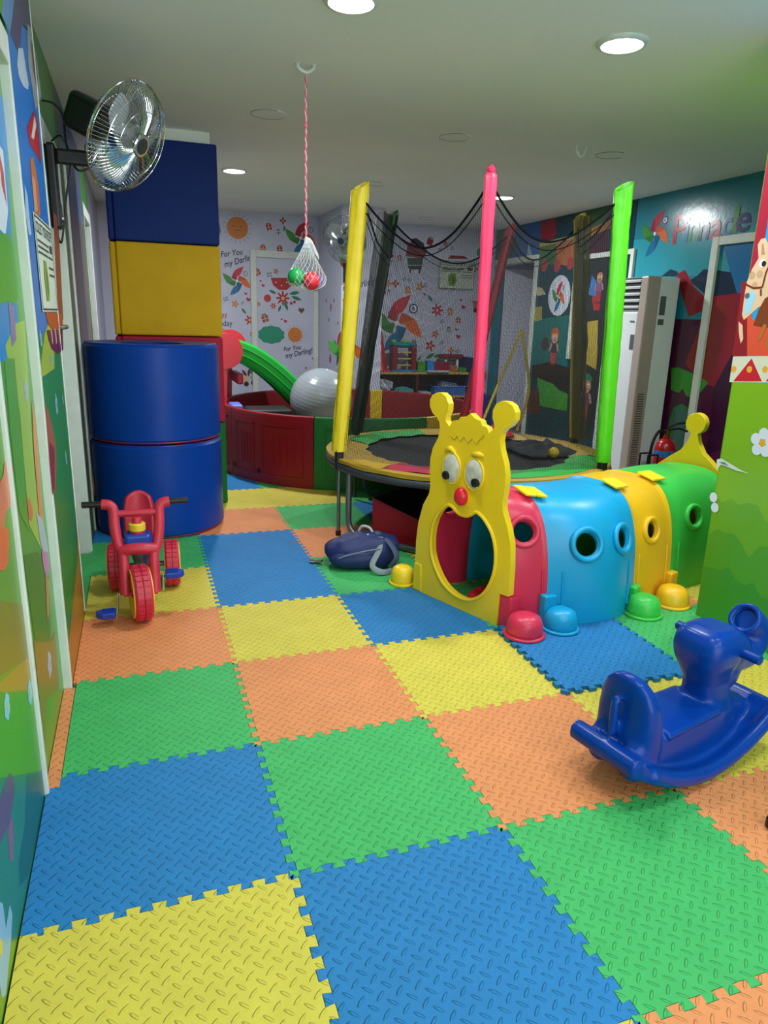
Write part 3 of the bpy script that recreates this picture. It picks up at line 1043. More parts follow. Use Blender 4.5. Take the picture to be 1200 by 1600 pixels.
# lower compartment
def blob(nm, lb, cat, c, r, mat, amp=.25, seed=1, sc=6):
    def fn(u, v):
        a, b = 2 * PI * u, PI * v
        d = Vector((math.sin(b) * math.cos(a), math.sin(b) * math.sin(a), -math.cos(b)))
        k = 1 + amp * noise.noise(d * sc * .5 + Vector((seed, seed, 0)))
        return (r[0] * d.x * k, r[1] * d.y * k, max(-r[2], r[2] * d.z * k))
    o = MB().grid(fn, 32, 18, cu=True).build(nm, mat)
    o.location = c
    return tag(o, lb, cat)
zeb = M('zebra_cloth', '#a8acb4', rough=.8, var=.9, scale=22)
blob('plush_toy', 'crumpled black and white plush on the lower shelf', 'plush toy', (2.62, 7.2, .532), (.17, .12, .105), zeb, .35, 3)
blob('plush_toy', 'flat turquoise plush on the lower shelf board', 'plush toy', (2.92, 7.14, .483), (.13, .08, .055), M('plush_teal', '#3a9a98', rough=.9), .3, 5)
t = thing('toy_basket', 'blue plastic basket full of books on the lower shelf', 'basket', (3.56, 7.22, .425), world=True)
b = MB()
b.box2((3.34, 7.12, .425), (3.79, 7.36, .44)).box2((3.34, 7.12, .44), (3.79, 7.13, .54)).box2((3.34, 7.35, .44), (3.79, 7.36, .54)).box2((3.34, 7.13, .44), (3.35, 7.35, .54)).box2((3.78, 7.13, .44), (3.79, 7.35, .54))
b.build('basket_body', M('basket_blue', '#3f66b4', rough=.4), t, smooth=False)
b = MB().tube([(3.335, 7.115, .54), (3.795, 7.115, .54), (3.795, 7.365, .54), (3.335, 7.365, .54)], .009, 8, closed=True)
b.build('rim', M('basket_blue_rim', '#5a86cc', rough=.4), t)
for i in range(7):
    o = MB().box((0, 0, 0), (.26, .16, .014)).build('picture_book', M('book_%d' % (i % 3), ('#5a7ac0', '#c8b8a0', '#8a94b8')[i % 3], rough=.5), smooth=False)
    o.location = (3.62 - .012 * i, 7.24, .455 + .022 * i)
    o.rotation_euler = (0, R(8), .03 * i)
    tag(o, '%s picture book in the blue basket, %s in the stack' % (('blue', 'cream', 'grey-blue')[i % 3], ('bottom', 'second from the bottom', 'third from the bottom', 'middle', 'third from the top', 'second from the top', 'top')[i]), 'book', 'books stacked in the blue basket')
o = MB().lathe([(.04, 0), (.045, .04), (.03, .08), (.012, .09)], 20).build('toy_cup', M('toy_green_cup', '#2c9a50', rough=.35))
o.location = (3.37, 7.2, .443)
tag(o, 'small green cup in the blue basket end', 'toy')
toy_box('paper_stack', 'pale stack of papers on the lower shelf', 3.21, .425, (.16, .2, .05), '#aab8c0', cat='papers')
toy_box('storage_bin', 'dark blue storage bin beside the toy shelf', 4.0, -.015, (.22, .3, .46), '#1a2c78', cat='bin', y=7.1)

# ------------------------------------------------------------------ air conditioner
ac_w = M('ac_white', '#e8ecf0', rough=.35, var=.02)
ac_t = M('ac_taupe', '#b4a49c', rough=.35, var=.04)
t = thing('air_conditioner', 'tall white floor-standing air conditioner with taupe corner column', 'air conditioner', (4.1, 4.1, -.015), world=True)
AX0, AX1, AY0, AY1, AH = 3.93, 4.265, 3.86, 4.44, 1.81
MB().box2((AX0 + .03, AY0, -.015), (AX1, AY1, AH - .01)).build('housing', ac_w, t, smooth=False, bevel=.012, bseg=3)
m = MB().box2((AX0, AY0 + .10, -.01), (AX0 + .035, AY1 - .02, 1.50)).build('front_panel', ac_w, t, smooth=False, bevel=.008)
m = MB().box2((AX0 - .004, AY0 - .003, -.012), (AX0 + .135, AY0 + .1, AH - .004)).build('corner_column', ac_t, t, smooth=False, bevel=.015, bseg=3)
m = MB().box2((AX0 + .012, AY0 + .1, 1.52), (AX0 + .034, AY1 - .02, 1.795)).build('outlet_recess', M('ac_dark', '#15171a', rough=.6), t, smooth=False)
for i in range(5):
    MB().box((AX0 + .006, (AY0 + .1 + AY1 - .02) / 2, 1.545 + .056 * i), (.03, AY1 - AY0 - .12, .016), Matrix.Rotation(R(-25), 3, 'Y')).build('louver', ac_w, t, smooth=False)
for i in range(4):
    MB().box((AX0 + .022, AY0 + .16 + .1 * i, 1.66), (.01, .008, .24)).build('vane', M('ac_vane', '#3a3c40', rough=.5), t, smooth=False)
m = MB()
for i in range(34):
    m.box((AX0 + .06, AY0 - .005, .06 + .022 * i), (.07, .006, .008))
m.build('intake_grille', M('ac_grille', '#6a5d58', rough=.5), t, smooth=False)
MB().box((AX0 - .002, AY0 + .135, 1.24), (.004, .05, .13)).build('sticker', M('ac_sticker', '#5c6068', rough=.4), t, smooth=False)
MB().box((AX1 - .16, AY0 - .002, 1.56), (.06, .004, .16)).build('sticker', M('ac_sticker', '#5c6068'), t, smooth=False)
MB().box((AX1 - .16, AY0 - .002, 1.42), (.06, .004, .05)).build('sticker', M('ac_sticker', '#5c6068'), t, smooth=False)
m = MB().box((AX0 - .003, AY0 + .16, 1.42), (.003, .06, .014)).build('badge', M('ac_badge', '#70757c', rough=.4), t, smooth=False)

# ------------------------------------------------------------------ fire extinguisher
t = thing('fire_extinguisher', 'small red fire extinguisher with black hose beside the air conditioner', 'fire extinguisher', (4.03, 3.50, -.015))
ex_r = M('extinguisher_red', '#b01420', rough=.25, var=.04)
MB().lathe([(.085, .0), (.09, .02), (.09, .36), (.08, .41), (.05, .445), (.03, .45), (.03, .475)], 32).build('cylinder', ex_r, t)
MB().lathe([(.0915, .30), (.0915, .355)], 32, caps=False).build('label_band', M('ext_label', '#2f6fb0', rough=.4, var=.4, scale=40), t)
MB().lathe([(.022, .475), (.022, .51), (.03, .515), (.03, .53)], 16).build('valve', M('brass', '#a88a3a', rough=.3, metal=1), t)
MB().tube([(0, 0, .53), (.10, -.03, .545), (.17, -.05, .52)], .009, 8).tube([(0, 0, .55), (.08, -.02, .585), (.18, -.05, .60)], .009, 8).build('lever', p_black, t)
MB().tube(smooth_path([(-.02, 0, .51), (-.09, .0, .52), (-.16, -.02, .42), (-.18, -.03, .24), (-.17, -.03, .05)], 6), .013, 8).build('hose', p_black, t)
MB().lathe([(.004, .0), (.035, .012), (.035, .02)], 16, Matrix.Translation((.06, -.09, .22)) @ Matrix.Rotation(PI / 2, 4, 'X')).build('inspection_tag', p_white, t)
# black stand under it
t = thing('metal_stand', 'small black metal stand beside the fire extinguisher', 'stand', (3.80, 3.42, -.015))
for x in (-.05, .05):
    MB().tube([(x, -.05, 0), (x, -.05, .34), (x, .05, .34), (x, .05, 0)], .008, 6).build('leg', p_black, t)
MB().tube([(-.05, -.05, .34), (.05, -.05, .34)], .008, 6).tube([(-.05, .05, .34), (.05, .05, .34)], .008, 6).tube([(-.05, -.05, .2), (.05, -.05, .2)], .006, 6).build('cross_bar', p_black, t)

# ------------------------------------------------------------------ trampoline
TC = Vector((1.825, 2.92, 0))
TR = 0.932
def tp(deg, r, z):
    return Vector((TC.x + r * math.cos(R(deg)), TC.y + r * math.sin(R(deg)), z))
tr = thing('trampoline', 'round trampoline with net enclosure and yellow, pink and green padded posts', 'trampoline', (TC.x, TC.y, 0), world=True)
MB().tube([tp(a, .952, .465) for a in range(0, 360, 4)], .027, 12, closed=True).build('frame_ring', dark_tube, tr)
# U-shaped legs
for (a0, a1) in ((-168, -118), (-48, 2), (72, 122)):
    p0, p1 = tp(a0, TR - .01, 0), tp(a1, TR - .01, 0)
    d = (p1 - p0).normalized()
    pts = [p0 + Vector((0, 0, .47)), p0 + Vector((0, 0, .13))]
    for k in range(1, 6):
        a = PI / 2 * k / 5
        pts.append(p0 + d * .10 * (1 - math.cos(a)) + Vector((0, 0, .13 - .10 * math.sin(a) - .005)))
    q = [p1 + Vector((0, 0, .47)), p1 + Vector((0, 0, .13))]
    for k in range(1, 6):
        a = PI / 2 * k / 5
        q.append(p1 - d * .10 * (1 - math.cos(a)) + Vector((0, 0, .13 - .10 * math.sin(a) - .005)))
    MB().tube(pts + q[::-1], .0205, 12).build('leg', steel if a0 == -168 else dark_tube, tr)
tram_black = M('jump_mat_black', '#14161a', rough=.85, var=.1, bump=.15, bscale=240)
def jm(u, v):
    r = .735 * v
    a = 360 * u
    z = .50 - .02 * (1 - v * v)
    return tp(a, r + (.018 * math.sin(R(a * 9)) * v), z)
MB().grid(jm, 60, 10, cu=True).build('jump_mat', tram_black, tr, fix=False)
PADC = [('y', 150, 212), ('r', 212, 252), ('g', 252, 330), ('y', 330, 392), ('y', 32, 92), ('g', 92, 150)]
def weave(name, col):
    m = M(name, col, rough=.6, var=.05)
    nt = m.node_tree
    tc = nt.nodes.new('ShaderNodeTexCoord')
    vz = nt.nodes.new('ShaderNodeTexChecker')
    vz.inputs['Scale'].default_value = 85
    nt.links.new(tc.outputs['Object'], vz.inputs['Vector'])
    bp = nt.nodes.new('ShaderNodeBump')
    bp.inputs['Strength'].default_value = .6
    bp.inputs['Distance'].default_value = .004
    nt.links.new(vz.outputs['Fac'], bp.inputs['Height'])
    nt.links.new(bp.outputs[0], nt.nodes['Principled BSDF'].inputs['Normal'])
    return m
pad_m = {'y': weave('pad_yellow', '#b8921c'), 'r': weave('pad_red', '#b01c40'), 'g': weave('pad_green', '#22a03c')}
for (c, a0, a1) in PADC:
    inner = c != 'y'
    def pf(u, v):
        a = a0 + (a1 - a0) * u
        ro = .905 if inner else .955
        ri = .69 + .012 * math.sin(a * .35) + .01 * noise.noise(Vector((a * .08, 3, 0)))
        r = ri + (ro - ri) * v
        z = .512 + .018 * math.sin(PI * min(v, .9)) + .008 * noise.noise(Vector((a * .09, v * 3, 1))) + (.002 if inner else 0)
        return tp(a, r, z)
    MB().grid(pf, 20, 6).build('pad_panel', pad_m[c], tr, fix=False)
def skirt(u, v):
    a = 360 * u
    wob = noise.noise(Vector((math.cos(R(a)) * 5, math.sin(R(a)) * 5, 0)))
    if v < .5:
        r = .90 + .07 * (v / .5)
        z = .516 + .004 * wob
    else:
        r = .97 + .006 * wob
        z = .516 - .022 * ((v - .5) / .5) * (1 + .5 * wob)
    return tp(a, r, z)
MB().grid(skirt, 120, 6, cu=True).build('pad_skirt', pad_m['y'], tr, fix=False)
# posts with fabric sleeves: base angle, top position, colour, half widths
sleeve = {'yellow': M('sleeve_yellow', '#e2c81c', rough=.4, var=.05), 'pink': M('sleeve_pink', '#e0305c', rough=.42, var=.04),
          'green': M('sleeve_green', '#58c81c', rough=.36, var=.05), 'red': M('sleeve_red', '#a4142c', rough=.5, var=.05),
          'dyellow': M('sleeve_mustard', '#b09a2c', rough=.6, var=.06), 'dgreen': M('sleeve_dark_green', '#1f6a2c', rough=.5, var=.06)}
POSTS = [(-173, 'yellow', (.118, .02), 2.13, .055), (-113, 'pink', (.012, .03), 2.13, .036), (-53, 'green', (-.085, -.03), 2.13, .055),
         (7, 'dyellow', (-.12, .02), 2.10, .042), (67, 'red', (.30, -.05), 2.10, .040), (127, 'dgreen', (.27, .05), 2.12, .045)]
tops, bots = [], []
for k, (a, c, dxy, zt, hw) in enumerate(POSTS):
    b0 = tp(a, .955, .56)
    t0 = Vector((b0.x + dxy[0], b0.y + dxy[1], zt))
    bots.append(b0)
    tops.append(t0)
    MB().tube([tp(a, .955, .02), tp(a, .955, .30), b0, b0.lerp(t0, .98)], [.012, .012, .016, .016], 10).build('post', dark_tube if k else steel, tr)
    if k == 0:
        MB().tube([tp(a, .955, .0), tp(a, .955, .03)], .018, 10).build('rubber_foot', p_black, tr)
    MB().box(b0 + Vector((0, 0, -.05)), (.05, .05, .14)).build('bracket', p_black, tr, smooth=False, bevel=.01)
    n = 46
    def sf(u, v, k=k, b0=b0, t0=t0, hw=hw):
        an = 2 * PI * u
        p = b0.lerp(t0, v)
        w1 = noise.noise(Vector((math.cos(an) * 1.6, math.sin(an) * 1.6, v * 16 + 7 * k)))
        w2 = noise.noise(Vector((math.cos(an) * 2.4, math.sin(an) * 2.4, v * 42 + 3 * k)))
        w3 = noise.noise(Vector((math.cos(an) * 4, math.sin(an) * 4, v * 2.2 + k)))
        rr = hw * (.84 + .05 * w1 + .04 * w2 + .10 * w3 + .05 * math.cos(4 * an + 5 * v)) * (1 + .12 * v)
        if k == 1 and v > .985:
            rr *= 1 - (v - .985) / .015 * .6
        if k != 1 and v > .97:
            p = p + Vector((0, 0, .03 * math.cos(an - .6) * (v - .97) / .03))
        vd = Vector((.36, .93, 0))
        sd = Vector((.93, -.36, 0))
        return p + sd * rr * math.cos(an) + vd * rr * .62 * math.sin(an)
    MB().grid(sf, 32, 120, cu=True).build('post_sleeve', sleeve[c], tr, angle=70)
    if k == 1:
        MB().lathe([(.02, 0), (.024, .012), (.012, .03), (.002, .034)], 14, Matrix.Translation(t0 + Vector((0, 0, -.008)))).build('post_cap', sleeve[c], tr)
# net panels hung between the posts
cord_m = M('cord_black', '#141518', rough=.95, spec=.05)
net = net_mat('enclosure_net', '#1a1c20', 80, 170, .16)
for k in range(6):
    b0, b1, t0, t1 = bots[k], bots[(k + 1) % 6], tops[k], tops[(k + 1) % 6]
    ctr = Vector((TC.x, TC.y, 0))
    sag = (.30, .26, .20, .22, .26, .30)[k]
    def nf(u, v):
        lo = b0.lerp(b1, u) + Vector((0, 0, -.04))
        hi = t0.lerp(t1, u) + Vector((0, 0, -.05 - sag * 4 * u * (1 - u)))
        p = lo.lerp(hi, v)
        inw = Vector((ctr.x - p.x, ctr.y - p.y, 0)).normalized()
        bow = .03 + .05 * v
        p = p + inw * bow * 4 * u * (1 - u) * (.4 + .6 * v)
        p += inw * .012 * noise.noise(Vector((u * 6 + k, v * 5, 2)))
        return p
    MB().grid(nf, 20, 24, uv=True).build('net_panel', net, tr, fix=False)
    rope = [nf(i / 24, 1) for i in range(25)]
    MB().tube(rope, .0065, 6).build('top_cord', cord_m, tr)
    rope = [nf(i / 24, .965) for i in range(25)]
    MB().tube(rope, .003, 5).build('top_cord', cord_m, tr)
# gathered folds of net at the rear left post
gn = net_mat('gathered_net', '#16301c', 40, 220, .62)
def gf(u, v):
    b0, t0 = bots[5] + Vector((-.02, -.10, 0)), tops[5] + Vector((-.05, -.06, 0))
    p = b0.lerp(t0, v)
    return p + Vector((.10 * (u - .5) * (1.0 + .4 * v), .05 * math.sin(u * 14 + v * 2), 0))
MB().grid(gf, 24, 24, uv=True).build('gathered_net', gn, tr, fix=False)
def gf2(u, v):
    b0, t0 = bots[3] + Vector((.0, -.06, 0)), tops[3] + Vector((.0, -.06, 0))
    p = b0.lerp(t0, v)
    return p + Vector((.11 * (u - .5), .03 * math.sin(u * 14 + v * 2), 0))
MB().grid(gf2, 24, 24, uv=True).build('gathered_net', net_mat('gathered_net_b', '#5c5220', 40, 220, .6), tr, fix=False)
# yellow-edged zip opening in the rear net
zt = smooth_path([(2.27, 3.62, .54), (2.36, 3.60, .80), (2.46, 3.56, 1.10), (2.53, 3.52, 1.33)], 6)
zt2 = smooth_path([(2.53, 3.52, 1.33), (2.57, 3.48, 1.10), (2.60, 3.46, .85), (2.52, 3.46, .55)], 6)
MB().tube(zt, .011, 8).build('zip_edging', sleeve['yellow'], tr)
MB().tube(zt2, .011, 8).build('zip_edging', sleeve['yellow'], tr)
# things on the jumping mat
o = MB().sphere((0, 0, 0), .036, 24, 16).build('toy_ball', M('ball_yellow', '#c8a818', rough=.35))
o.location = tuple(tp(-12, .36, .533))
o.location = (2.315, 2.58, .545)
tag(o, 'small yellow ball on the black trampoline mat', 'ball')
def cloth(nm, lb, c, sx, sy, h, mat, seed):
    def fn(u, v):
        x, y = (u - .5) * 2, (v - .5) * 2
        e = max(0, 1 - max(abs(x), abs(y)) ** 3)
        z = h * e * (.35 + .65 * abs(noise.noise(Vector((x * 2 + seed, y * 2, seed)))) * 2)
        wob = .12 * noise.noise(Vector((x * 3, y * 3, seed + 5)))
        return (x * sx * (1 + wob), y * sy * (1 - wob), z)
    m = MB().grid(fn, 26, 26)
    o = m.build(nm, mat, fix=False)
    sd = o.modifiers.new('thickness', 'SOLIDIFY')
    sd.thickness = .004
    o.location = c
    return tag(o, lb, 'cloth')
cloth('mat_cover', 'dark cloth heaped on the right of the trampoline mat', (2.38, 2.86, .512), .22, .26, .06, M('cloth_dark', '#1a1c24', rough=.8), 2)
cloth('fabric_sleeve', 'crumpled pink fabric on the rear of the trampoline', (2.30, 3.42, .53), .13, .10, .09, sleeve['pink'], 9)

# ------------------------------------------------------------------ foam wedge under the trampoline
t = thing('foam_wedge', 'red and black foam wedge lying under the trampoline', 'foam wedge', (1.5, 2.6, 0), world=True)
w_r = M('wedge_red', '#a8142a', rough=.4, var=.05)
w_b = M('wedge_black', '#12162c', rough=.35, var=.05)
wa, wb_ = Vector((1.06, 2.66, 0)), Vector((1.45, 2.22, 0))
wd = Vector((.62, .46, 0))
m = MB()
i0 = [m.vert(p) for p in (wa, wb_, wb_ + wd, wa + wd)]
i1 = [m.vert(p + Vector((0, 0, h))) for p, h in ((wa, .27), (wb_, .10), (wb_ + wd, .10), (wa + wd, .27))]
m.face(i0[::-1])
for k in range(4):
    m.face((i0[k], i0[(k + 1) % 4], i1[(k + 1) % 4], i1[k]))
m.build('wedge_body', w_r, t, smooth=False, bevel=.008)
m = MB()
up = Vector((0, 0, .004))
q = [p + Vector((0, 0, h)) for p, h in ((wa, .27), (wb_, .10), (wb_ + wd, .10), (wa + wd, .27))]
i0 = [m.vert(p) for p in q]
i1 = [m.vert(p + up * 1.5) for p in q]
m.face(i0[::-1]); m.face(i1)
for k in range(4):
    m.face((i0[k], i0[(k + 1) % 4], i1[(k + 1) % 4], i1[k]))
m.build('wedge_top', w_b, t, smooth=False)
m = MB().tube([q[0] + up * 2, q[1] + up * 2], .005, 6)
m.build('seam', w_r, t)

# ------------------------------------------------------------------ backpack
t = thing('backpack', 'navy backpack with grey straps lying by the trampoline leg', 'backpack', (.86, 2.22, 0), rotz=R(-14))
nv = M('navy_nylon', '#16245c', rough=.6, var=.12, scale=14, bump=.25, bscale=30)
gv = M('grey_webbing', '#7d8690', rough=.7)
m = MB()
def bp_(u, v):
    a, b = 2 * PI * u, PI * v
    d = Vector((math.sin(b) * math.cos(a), math.sin(b) * math.sin(a), -math.cos(b)))
    sgnp = lambda x, e: math.copysign(abs(x) ** e, x)
    p = Vector((.215 * sgnp(d.x, .75), .125 * sgnp(d.y, .7), .095 * sgnp(d.z, .75)))
    f = 1 + .28 * math.sin((p.x + .05) * 4.0)
    p.z *= f * (1 - .25 * max(0, -p.x / .2))
    w_ = noise.noise(p * 9) * .014 + noise.noise(p * 24) * .006
    p += d * w_
    return (p.x, p.y, max(.002, p.z + .09))
m.grid(bp_, 64, 36, cu=True)
m.build('bag_body', nv, t, angle=80)
def bp2(u, v):
    a, b = 2 * PI * u, PI * v
    d = Vector((math.sin(b) * math.cos(a), math.sin(b) * math.sin(a), -math.cos(b)))
    return (-.04 + .15 * d.x, -.10 + .045 * d.y + .008 * noise.noise(d * 6), max(.004, .065 + .055 * d.z))
MB().grid(bp2, 32, 18, cu=True).build('front_pocket', nv, t, angle=80)
MB().tube(smooth_path([(-.19, -.10, .04), (-.12, -.135, .09), (0, -.14, .125), (.10, -.12, .135)], 8), .0035, 6).build('zip', gv, t)
def strap(pts, wd):
    pp = smooth_path(pts, 8)
    return MB().tube(pp, wd, 8, sq=(1, .22))
strap([(.10, -.06, .185), (.09, -.12, .13), (.05, -.17, .05), (.12, -.19, .02), (.20, -.10, .02)], .016).build('strap', gv, t)
strap([(.08, .0, .20), (.15, -.08, .16), (.19, -.13, .09), (.15, -.15, .03)], .02).build('strap', M('slate_nylon', '#3c4c68', rough=.7), t)
strap([(-.23, .0, .02), (-.27, .02, .010), (-.30, .03, .008)], .02).build('strap_end', p_black, t)
MB().tube(smooth_path([(-.02, .06, .175), (.0, .05, .215), (.04, .03, .215), (.06, .02, .19)], 6), .008, 8).build('grab_loop', M('white_webbing', '#b8bcc4', rough=.7), t)
m = MB()
m.box((.0, -.02, .178), (.075, .02, .003), Matrix.Rotation(R(-18), 3, 'Y'))
m.build('label_patch', M('white_webbing', '#b8bcc4'), t, smooth=False)

# ------------------------------------------------------------------ caterpillar tunnel
ct = thing('caterpillar_tunnel', 'yellow smiling caterpillar play tunnel with red, blue, yellow and green sections', 'play tunnel', (1.8, 1.55, 0), world=True)
HA = Vector((1.0142, 1.78, 0))
He = Vector((.3635, -.9316, 0))
Hn = Vector((-.9316, -.3635, 0))       # towards the viewer
HEAD_OUT = [(0, 0), (0.005, 0.162), (0.005, 0.272), (0.016, 0.371), (0.046, 0.474), (0.086, 0.541), (0.092, 0.582), (0.083, 0.655), (0.084, 0.723), (0.098, 0.776), (0.131, 0.831), (0.142, 0.871), (0.135, 0.908), (0.115, 0.929), (0.085, 0.946), (0.064, 0.976), (0.062, 1.008), (0.079, 1.034), (0.11, 1.048), (0.143, 1.049), (0.172, 1.033), (0.19, 1.003), (0.19, 0.968), (0.176, 0.937), (0.178, 0.919), (0.203, 0.897), (0.211, 0.905), (0.225, 0.926), (0.260, 0.931), (0.272, 0.949), (0.305, 0.952), (0.335, 0.973), (0.368, 0.953), (0.400, 0.948), (0.41, 0.929), (0.441, 0.922), (0.456, 0.899), (0.482, 0.921), (0.484, 0.939), (0.470, 0.969), (0.469, 1.003), (0.485, 1.033), (0.515, 1.049), (0.548, 1.049), (0.58, 1.035), (0.597, 1.008), (0.596, 0.976), (0.575, 0.946), (0.545, 0.929), (0.527, 0.908), (0.522, 0.871), (0.533, 0.829), (0.557, 0.776), (0.570, 0.723), (0.570, 0.655), (0.562, 0.6), (0.568, 0.56), (0.605, 0.483), (0.628, 0.412), (0.638, 0.30), (0.639, 0.166), (0.584, 0.163), (0.580, 0.0)]
HEAD_HOLE = [(0.222, 0.511), (0.18, 0.479), (0.144, 0.43), (0.121, 0.36), (0.117, 0.281), (0.13, 0.218), (0.162, 0.161), (0.214, 0.104), (0.28, 0.071), (0.345, 0.062), (0.41, 0.073), (0.476, 0.117), (0.52, 0.181), (0.545, 0.255), (0.549, 0.326), (0.538, 0.39), (0.512, 0.446), (0.473, 0.488), (0.439, 0.511), (0.41, 0.518), (0.387, 0.504), (0.359, 0.488), (0.325, 0.483), (0.295, 0.488), (0.263, 0.506), (0.24, 0.513)]
def hp(u, v, h):
    return HA + He * u + Hn * h + Vector((0, 0, v))
def rounded(pts, n=3):
    q = smooth_path([(p[0], p[1], 0) for p in pts], n, closed=True)
    return [(p.x, p.y) for p in q]
out_s = []
for i, p in enumerate(HEAD_OUT):
    out_s.append(p)
m = MB().prism(out_s, hp, -.036, .0, holes=[rounded(HEAD_HOLE, 3)])
m.build('head_panel', p_yellow, ct, angle=30, bevel=.011, bseg=3)
# rolled lip round the mouth
lip = [hp(p[0], p[1], .001) for p in rounded(HEAD_HOLE, 3)]
MB().tube(lip, .009, 8, closed=True).build('mouth_rim', p_yellow, ct)
glass = M('eye_white', '#c9c6bd', rough=.12, var=.25, scale=30)
for (c, pc_, s_) in (((.238, .699), (.217, .662), -1), ((.385, .696), (.408, .661), 1)):
    fr = Matrix((He, Vector((0, 0, 1)), Hn)).transposed()
    m = MB().sphere(hp(c[0], c[1], .004), (.057, .074, .014), 28, 10, fr)
    e = m.build('eye', glass, ct)
    MB().tube([hp(c[0] + .058 * math.cos(a), c[1] + .075 * math.sin(a), .004) for a in [2 * PI * i / 32 for i in range(32)]], .006, 8, closed=True).build('eye_rim', p_yellow, e)
    MB().lathe([(.021, .0), (.021, .022), (.016, .026)], 20, Matrix.Translation(hp(pc_[0], pc_[1], .004)) @ fr.to_4x4()).build('pupil', p_black, e)
for (c, sg) in (((.222, .785), 1), ((.395, .785), -1)):
    pts = smooth_path([hp(c[0] - .038, c[1] - .012 + .012 * (sg < 0), 0), hp(c[0], c[1] + .008, .004), hp(c[0] + .038, c[1] - .012 * sg - .006, 0)], 6)
    MB().tube(pts, [.004 + .010 * math.sin(PI * i / (len(pts) - 1)) for i in range(len(pts))], 10).build('eyebrow', p_yellow, ct)
MB().sphere(hp(.314, .574, .006), (.038, .046, .034), 24, 16, Matrix((He, Vector((0, 0, 1)), Hn)).transposed()).build('nose', M('nose_red', '#d0182c', rough=.25), ct)
zig = [(0.218, 0.852), (0.244, 0.838), (0.262, 0.860), (0.283, 0.835), (0.306, 0.862), (0.334, 0.835), (0.358, 0.862), (0.385, 0.836), (0.404, 0.860), (0.43, 0.885)]
MB().tube([hp(p[0], p[1], .0006) for p in zig], .0025, 6).build('tuft_groove', M('yellow_groove', '#b8901a', rough=.5), ct)
# side base blocks of the head
m = MB().prism([(-.004, -.0), (.062, 0), (.055, .155), (.003, .155)], hp, -.04, .006)
m.build('base_block', p_yellow, ct, smooth=False, bevel=.008)
m = MB().prism([(.585, 0), (.66, 0), (.652, .16), (.588, .16)], hp, -.075, -.004)
m.build('peg', p_red, ct, smooth=False, bevel=.008)

def bez(a, b, t):
    return a + (b - a) * t
ST = [  # right base, left base
    (Vector((1.260, 1.222)), Vector((1.046, 1.772))),
    (Vector((1.445, 1.185)), Vector((1.34, 1.83))),
    (Vector((1.72, 1.12)), Vector((1.60, 1.845))),
    (Vector((1.985, 1.255)), Vector((1.84, 1.86))),
    (Vector((2.31, 1.375)), Vector((2.12, 1.95))),
    (Vector((2.82, 1.50)), Vector((2.63, 2.08)))]
TH = .60
def arch(Rp, Lp, u, grow=0.0, hh=TH):
    """u 0..1 from the right foot over the top to the left foot"""
    c = (Rp + Lp) / 2
    hx = (Lp - Rp) / 2
    L_ = hx.length
    a = PI * u
    cs, sn = math.cos(a), math.sin(a)
    k = -math.copysign(abs(cs) ** .62, cs)
    z = (hh + grow) * abs(sn) ** .74
    bulge = 1 + .05 * math.sin(a) ** 2 * (abs(cs) > .2)
    d = hx.normalized() * (L_ * bulge + grow) * k
    return Vector((c.x + d.x, c.y + d.y, z))
